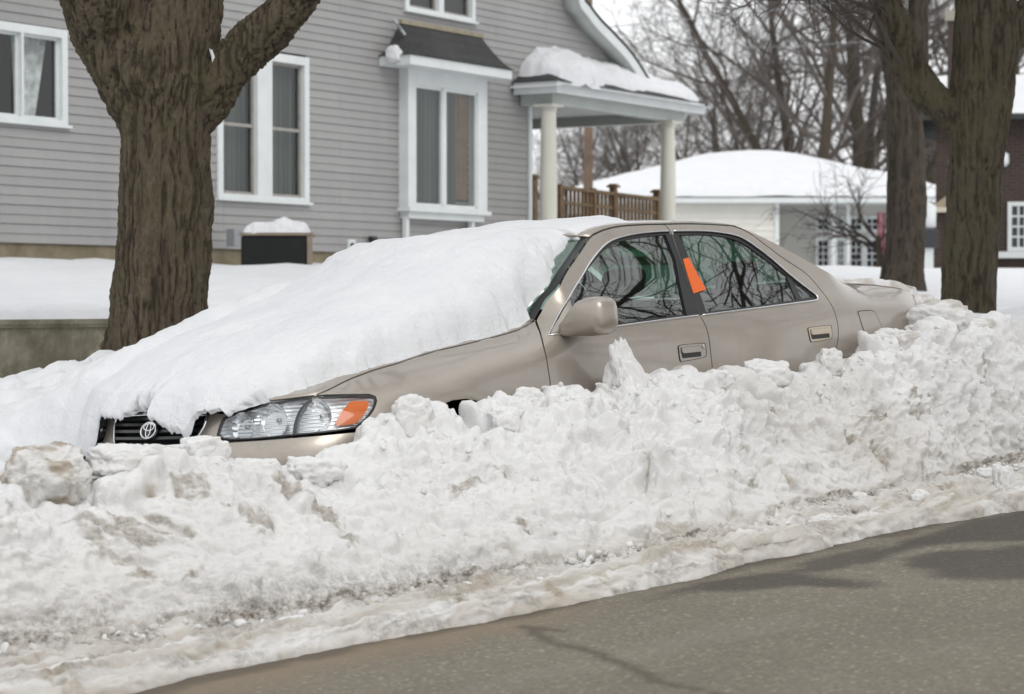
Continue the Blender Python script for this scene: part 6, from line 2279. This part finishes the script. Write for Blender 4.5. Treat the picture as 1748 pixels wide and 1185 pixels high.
# ---- small tree in the yard of the snowy-roofed house
sm = empty("small_tree"); sb = np.array(at(1500, 470, 52)); sm.location = sb
tag(sm, "small bare ornamental tree spreading in front of the white house's windows", "tree")
tw = Twigs(91); tr = Twigs(92)
tr.tube(np.array([[0, 0, -.4], [.02, 0, .4], [-.03, .02, .9]]), [.09, .075, .06], 8)
for i in range(9):
    an = tw.r.uniform(0, 6.28); d = np.array([math.cos(an) - .35, math.sin(an) * .6, tw.r.uniform(.25, .9)])
    tw.grow(np.array([-.03, .02, .85 * tw.r.uniform(.6, 1)]), d, tw.r.uniform(1.3, 2.4), .03, 1, 3, (8, 6, 4), .2, .03, (.4, .9), .006)
link("trunk", tr.mesh("trunk"), M['bark_far'], sm, True); link("crown", tw.mesh("crown"), M['twig'], sm)

# ================================================================ FAR HOUSES
class Frame:
    def __init__(s, o, dx, dy):
        s.o = np.array(o, float); s.x = np.array([dx[0], dx[1], 0.]); s.y = np.array([dy[0], dy[1], 0.])
        s.x /= np.linalg.norm(s.x); s.y /= np.linalg.norm(s.y)
        s.M = Matrix(((s.x[0], s.y[0], 0, s.o[0]), (s.x[1], s.y[1], 0, s.o[1]), (0, 0, 1, s.o[2]), (0, 0, 0, 1)))
    def on_x(s, px, off=0.0):
        """coordinate along x of the plane y = off seen at pixel column px"""
        n = s.y; p = plane_hit(px, 420, n, s.o + s.y * off)
        return float((p - s.o) @ s.x)
    def on_y(s, px, off=0.0):
        n = s.x; p = plane_hit(px, 420, n, s.o + s.x * off)
        return float((p - s.o) @ s.y)
GDp = 72.0
gc = at(1328, 470, GDp)
G = Frame((gc[0], gc[1], gc[2] - .4), (1, -.03), (.03, 1))          # x along the front, y into the house
zt = float(at(1328, 346, GDp)[2] - G.o[2])
gh = empty("white_house", G.M)
tag(gh, "long low white house with a thick snow-covered hip roof and tall gridded windows", "house")
M['cream_siding'] = plain("cream_siding", (.66, .645, .59), .7, var=.05, vscale=1.2)
M['shaded_siding'] = plain("shaded_cream_siding", (.47, .46, .435), .7, var=.08, vscale=1.2)  # the recess's shade is put into this wall colour
gl_ = G.on_x(992); gr_ = G.on_x(1604); DEP = 9.0; REC = 1.7
m = MB()
z = 0
while z < zt:
    m.add([(gl_, -.03, z), (0, -.03, z), (0, 0, min(z + .2, zt)), (gl_, 0, min(z + .2, zt)), (gl_, 0, z), (0, 0, z)], [(0, 1, 2, 3), (4, 5, 1, 0)]); z += .2
m.build("wall", M['cream_siding'], gh)
MB().box((gl_, .01, 0), (0, DEP, zt)).build("side_wall", M['cream_siding'], gh)
MB().box((.01, REC, 0), (gr_, DEP, zt)).build("recessed_wall", M['shaded_siding'], gh)
MB().box((-.10, -.06, 0), (.03, .12, zt)).build("corner_board", M['trim'], gh)
ov = .5
MB().box((gl_ - ov, -ov, zt - .02), (gr_ + ov, DEP + ov, zt + .14)).build("fascia", M['trim'], gh)
yc = DEP / 2
apd = (G.o + G.y * yc)[1]
rz_ = float(at(1400, 259, apd)[2] - G.o[2])
pa = plane_hit(1203, 300, G.y, G.o + G.y * yc); x_ap = float((pa - G.o) @ G.x) - gl_ + ov
nx, ny = 130, 70
gx = np.linspace(gl_ - ov - .05, gr_ + ov + .05, nx); gy = np.linspace(-ov - .05, DEP + ov + .05, ny)
GX, GY = np.meshgrid(gx, gy, indexing='ij')
kx = (yc + ov) / x_ap
dX = np.minimum((GX - gl_ + ov) * kx, (gr_ + ov - GX) * kx); dY = np.minimum(GY + ov, DEP + ov - GY)
dE = np.minimum(dX, dY)
dEm = np.minimum(np.minimum(GX - gl_ + ov, gr_ + ov - GX), dY)
sl = (rz_ - zt - .42) / (yc + ov)
dS = -np.log(np.exp(-dX * 2.2) + np.exp(-dY * 2.2)) / 2.2
Hh = zt + .15 + sl * np.clip(dS + .2, 0, None) + .27 * np.sqrt(np.clip(1 - (1 - np.clip((dEm + .05) / .3, 0, 1)) ** 2, 0, 1)) - .02
P3 = np.stack([GX, GY, Hh], -1)
P3[..., 2] += fbm(P3.reshape(-1, 3), .5, 3, 601).reshape(GX.shape) * .05
MB().box((gl_ - ov, -ov, zt + .14), (gr_ + ov, DEP + ov, zt + .16)).build("roof", M['shingle'], gh)
o = link("snow_cover", mesh_np("snow_cover", (np.einsum('ijk,lk->ijl', P3, np.array(G.M)[:3, :3]) + G.o).reshape(-1, 3), gridfaces(nx, ny)), M['snow'], smooth=True)
tag(o, "thick unbroken snow on the roof of the long white house", "snow")
dkg = plain("far_window", (.030, .034, .036), .12)
def fwin(par, fr, a0, a1, z0, z1, cols, rows, axis='x', off=0.0, name="window", glass=None):
    m = MB(); f = .09
    def b(u0, u1, w0, w1, d0, d1, mb=m):
        if axis == 'x': mb.box((u0, -d1 + off, w0), (u1, -d0 + off, w1))
        else: mb.box((-d1 + off, u0, w0), (-d0 + off, u1, w1))
    b(a0 - f, a0, z0 - f, z1 + f, 0, .06); b(a1, a1 + f, z0 - f, z1 + f, 0, .06); b(a0, a1, z1, z1 + f, 0, .06); b(a0, a1, z0 - f, z0, 0, .06)
    o = m.build(name, M['trim'], par)
    m2 = MB(); b(a0, a1, z0, z1, .005, .015, m2); m2.build("pane", glass or dkg, o)
    m3 = MB()
    for i in range(1, cols): x = a0 + (a1 - a0) * i / cols; b(x - .018, x + .018, z0, z1, .015, .035, m3)
    for i in range(1, rows): x = z0 + (z1 - z0) * i / rows; b(a0, a1, x - .018, x + .018, .015, .035, m3)
    if m3.v: m3.build("muntin", M['trim'], o)
def gxr(px): return G.on_x(px, REC)
def gz(py):
    d = (G.o + G.x * gxr(1450) + G.y * REC)[1]
    return float(at(1450, py, d)[2] - G.o[2])
for p0, p1 in ((1397, 1413), (1431, 1439), (1453, 1470), (1480, 1497), (1506, 1520)):
    fwin(gh, G, gxr(p0), gxr(p1), gz(455), gz(411), 2, 4, off=REC)
    fwin(gh, G, gxr(p0), gxr(p1), gz(392), gz(374), 2, 2, off=REC)
for p0, p1 in ((1417, 1428), (1444, 1451)):
    x0, x1 = G.on_x(p0, .3), G.on_x(p1, .3); r = (x1 - x0) * .42
    MB().lathe([(r, 0), (r, zt)], 14, lambda x, y, z_, xc=(x0 + x1) / 2: (xc + x, .3 + y, z_)).build("entry_column", M['trim'], gh, True)
fb_ = MB().box((gxr(1392), REC - .6, gz(478)), (gxr(1520), REC - .2, gz(461))).build("planter", plain("dark_planter", (.05, .035, .025), .8), None)
fb_.matrix_world = G.M
tag(fb_, "dark planter box with greenery under the white house's tall windows", "planter")
rb_ = plain("red_bow", (.45, .02, .015), .5)
for i, (p_, lab) in enumerate(((1436, "leftmost"), (1463, "middle"), (1490, "rightmost"))):
    me, v_ = lump_mesh("red_bow", .11, 650 + i, 3, (1.1, .5, .9), .3)
    o = link("red_bow", me, rb_); o.location = G.o + G.x * gxr(p_) + G.y * (REC - .5) + np.array([0, 0, gz(460)])
    tag(o, lab + " of three red bows on the planter under the white house's windows", "bow", "red bows on the planter")
fl = empty("garden_flag"); fp = at(1513, 470, 60); fl.location = fp
tag(fl, "pink and red flag hanging beside the dark street trunk", "flag")
MB().tube([(0, 0, -.5), (0, 0, 1.75)], .02, 8).build("pole", M['metal_grey'], fl, True)
k = 14
V = [(.03 + .22 * (j / 13), .05 * math.sin(j * .7), zz) for zz in (.42, 1.0, 1.65) for j in range(k)]
t = NT("flag_cloth"); t.col(t.ramp(t.noise(4, 2, .5, t.coord()), [(.4, (.20, .05, .07, 1)), (.6, (.36, .20, .21, 1))])); t.set(Roughness=.8)
MB().add([(-x, y, z_) for x, y, z_ in V], [(r_ * k + j, r_ * k + j + 1, (r_ + 1) * k + j + 1, (r_ + 1) * k + j) for r_ in range(2) for j in range(k - 1)]).build("banner", t.m, fl, True, recalc=False)

# ---- brick house at the right edge
t = NT("dark_brick")
br = t.n('ShaderNodeTexBrick'); br.inputs['Scale'].default_value = 1.0
br.inputs['Brick Width'].default_value = .22; br.inputs['Row Height'].default_value = .075; br.inputs['Mortar Size'].default_value = .010
br.inputs['Color1'].default_value = (.034, .022, .018, 1); br.inputs['Color2'].default_value = (.055, .032, .025, 1); br.inputs['Mortar'].default_value = (.075, .065, .058, 1)
mp = t.n('ShaderNodeTexCoord'); sx = t.n('ShaderNodeSeparateXYZ'); cx_ = t.n('ShaderNodeCombineXYZ')
ad = t.n('ShaderNodeMath', operation='ADD')
t.l(mp.outputs['Object'], sx.inputs[0]); t.l(sx.outputs[0], ad.inputs[0]); t.l(sx.outputs[1], ad.inputs[1]); t.l(ad.outputs[0], cx_.inputs[0]); t.l(sx.outputs[2], cx_.inputs[1]); t.l(cx_.outputs[0], br.inputs['Vector'])
t.col(t.mix(.25, br.outputs[0], t.ramp(t.noise(1.5, 5, .7, t.coord()), [(.3, (.03, .019, .015, 1)), (.7, (.066, .036, .028, 1))])))
t.set(Roughness=.85)
M['brick'] = t.m
BDp = 50.0
bc = at(1640, 472, BDp)
BF_ = Frame((bc[0], bc[1], bc[2] - .4), (.982, -.19), (.19, .982))
bh = empty("brick_house", BF_.M)
tag(bh, "dark red brick house with white-framed window, chimney and snowy roof at the right edge", "house")
def bzf(py, px=1720):
    x = BF_.on_x(px); d = (BF_.o + BF_.x * x)[1]
    return float(at(px, py, d)[2] - BF_.o[2])
x0, x1 = BF_.on_x(1597), 9.0
ze = bzf(197)
wx0, wx1, wz0, wz1 = BF_.on_x(1727), BF_.on_x(1772), bzf(422), bzf(352)
MB().box((x0, 0, 0), (x1, 7, ze)).build("wall", M['brick'], bh)
fwin(bh, BF_, wx0, wx1, wz0, wz1, 4, 4)
MB().box((wx0 - .32, -.16, wz0 - .24), (wx1 + .3, 0, wz0 - .10)).build("sill", M['trim'], bh)
rp = bzf(118)
m = MB()
m.add([(x0 - .4, -.5, ze), (x1 + .4, -.5, ze), (x1 + .4, 3.5, rp), (x0 - .4, 3.5, rp), (x1 + .4, 7.5, ze), (x0 - .4, 7.5, ze), (x0 - .4, -.5, ze - .12), (x1 + .4, -.5, ze - .12)], [(0, 1, 2, 3), (3, 2, 4, 5), (0, 3, 5), (1, 4, 2), (6, 7, 1, 0)])
m.build("roof", M['shingle'], bh)
nx, ny = 60, 40
gx = np.linspace(x0 - .35, x1 + .3, nx); gy = np.linspace(-.5, 7.4, ny)
GX, GY = np.meshgrid(gx, gy, indexing='ij')
GZ = ze + (rp - ze) * (1 - np.abs(GY - 3.5) / 4.0)
dE = np.minimum(np.minimum(GX - gx[0], gx[-1] - GX), np.minimum(GY + .5, 7.4 - GY))
H = .22 * np.sqrt(1 - (1 - np.clip(dE / .25, 0, 1)) ** 2) + .005
P3 = np.stack([GX, GY, GZ], -1)
PW = BF_.o + P3[..., 0:1] * BF_.x + P3[..., 1:2] * BF_.y + P3[..., 2:3] * np.array([0, 0, 1.])
snow_sheet("snow_cover", PW, H, np.array([0, 0, 1.]), "snow on the brick house's roof behind the far-right tree", "snow", seed=621, amp=1)
cxa, cxb = BF_.on_x(1616, .8), BF_.on_x(1641, .8)
zc0, zc1 = bzf(165, 1630), bzf(28, 1630)
ch = MB().box((cxa - .12, .7, ze - .2), (cxb + .12, 1.7, zc0)).box((cxa, .8, zc0), (cxb, 1.6, zc1)).build("chimney", M['brick'], bh)
MB().box((cxa - .06, .74, zc1), (cxb + .06, 1.66, zc1 + .22)).build("chimney_cap", plain("limestone", (.30, .28, .23), .8), ch)
# low wing with tan gable to the left
wa, wb = BF_.on_x(1583, -2.2), BF_.on_x(1626, -2.2)
zw = bzf(362, 1600) * .96
MB().box((wa, -2.2, 0), (wb, .0, zw)).build("side_wing", M['brick'], bh)
m = MB(); zg = bzf(328, 1615) * .965
m.add([(wa, -2.25, zw + .08), (wb, -2.25, zw + .08), (wb, -2.25, zg), (wa + .12, -2.25, zw + .12), (wa, 0, zw + .08), (wb, 0, zw + .08), (wb, 0, zg)], [(0, 1, 2, 3), (3, 2, 6, 4)])
m.build("wing_gable", plain("tan_stucco", (.34, .29, .21), .85), bh)
MB().box((wa - .15, -2.42, zw - .02), (wb + .1, -2.2, zw + .08)).build("wing_gutter", plain("beige_gutter", (.52, .46, .38), .6), bh)
MB().box((BF_.on_x(1620, -2.3), -2.34, .4), (BF_.on_x(1624, -2.3), -2.26, bzf(285, 1622))).build("downpipe", M['trim'], bh)
lp_ = empty("wall_lamp"); lp_.location = BF_.o + BF_.x * BF_.on_x(1714) - BF_.y * .12 + np.array([0, 0, bzf(272, 1714)])
# a plain lantern on the brick wall
MB().lathe([(.0, .16), (.09, .10), (.10, -.08), (.05, -.16), (.0, -.17)], 12).build("lantern", M['trim'], lp_, True)
MB().box((-.02, 0, .1), (.02, .14, .14)).build("bracket", M['metal_grey'], lp_)
tag(lp_, "small white lamp on the brick wall just right of the far-right tree", "lamp")
# ---- post with a box between the two street trees
mb_ = empty("post_box"); mp_ = at(1584, 478, 44); mb_.location = mp_
tag(mb_, "white post topped by a dark box and white lantern between the two street trees", "post")
MB().box((-.09, -.09, -.5), (.09, .09, .62)).build("post", M['trim'], mb_, bevel=.01)
MB().box((-.16, -.18, .62), (.16, .18, .98)).build("box", plain("dark_letterbox", (.03, .03, .035), .5), mb_, bevel=.02)
MB().lathe([(.0, 1.5), (.16, 1.42), (.15, 1.02), (.08, .98)], 12).build("lantern", M['trim'], mb_, True)

# ---- pole and wires
pol = empty("utility_pole"); pp = at(1003, 480, 62); pol.location = pp
tag(pol, "weathered wooden utility pole seen under the porch roof", "pole")
MB().tube([(0, 0, -.5), (.02, 0, 4.0), (.03, 0, 8.2)], [.145, .125, .10], 12).build("shaft", plain("pole_wood", (.16, .11, .075), .85, var=.25, vscale=2), pol, True)
def wire(a, b, sag, label, r=.010):
    P = [np.asarray(a) + (np.asarray(b) - np.asarray(a)) * q - np.array([0, 0, sag]) * 4 * q * (1 - q) for q in np.linspace(0, 1, 24)]
    o = MB().tube(P, r, 5).build("utility_wire", M['metal_grey'], None, True)
    tag(o, label, "wire", "overhead wires")
wire(at(1000, 50, 44), at(1560, -10, 44), .02, "upper overhead wire running from the gable towards the street trees", .008)
wire(at(1000, 92, 60), at(1560, 66, 60), .05, "lower faint overhead wire among the bare twigs", .008)
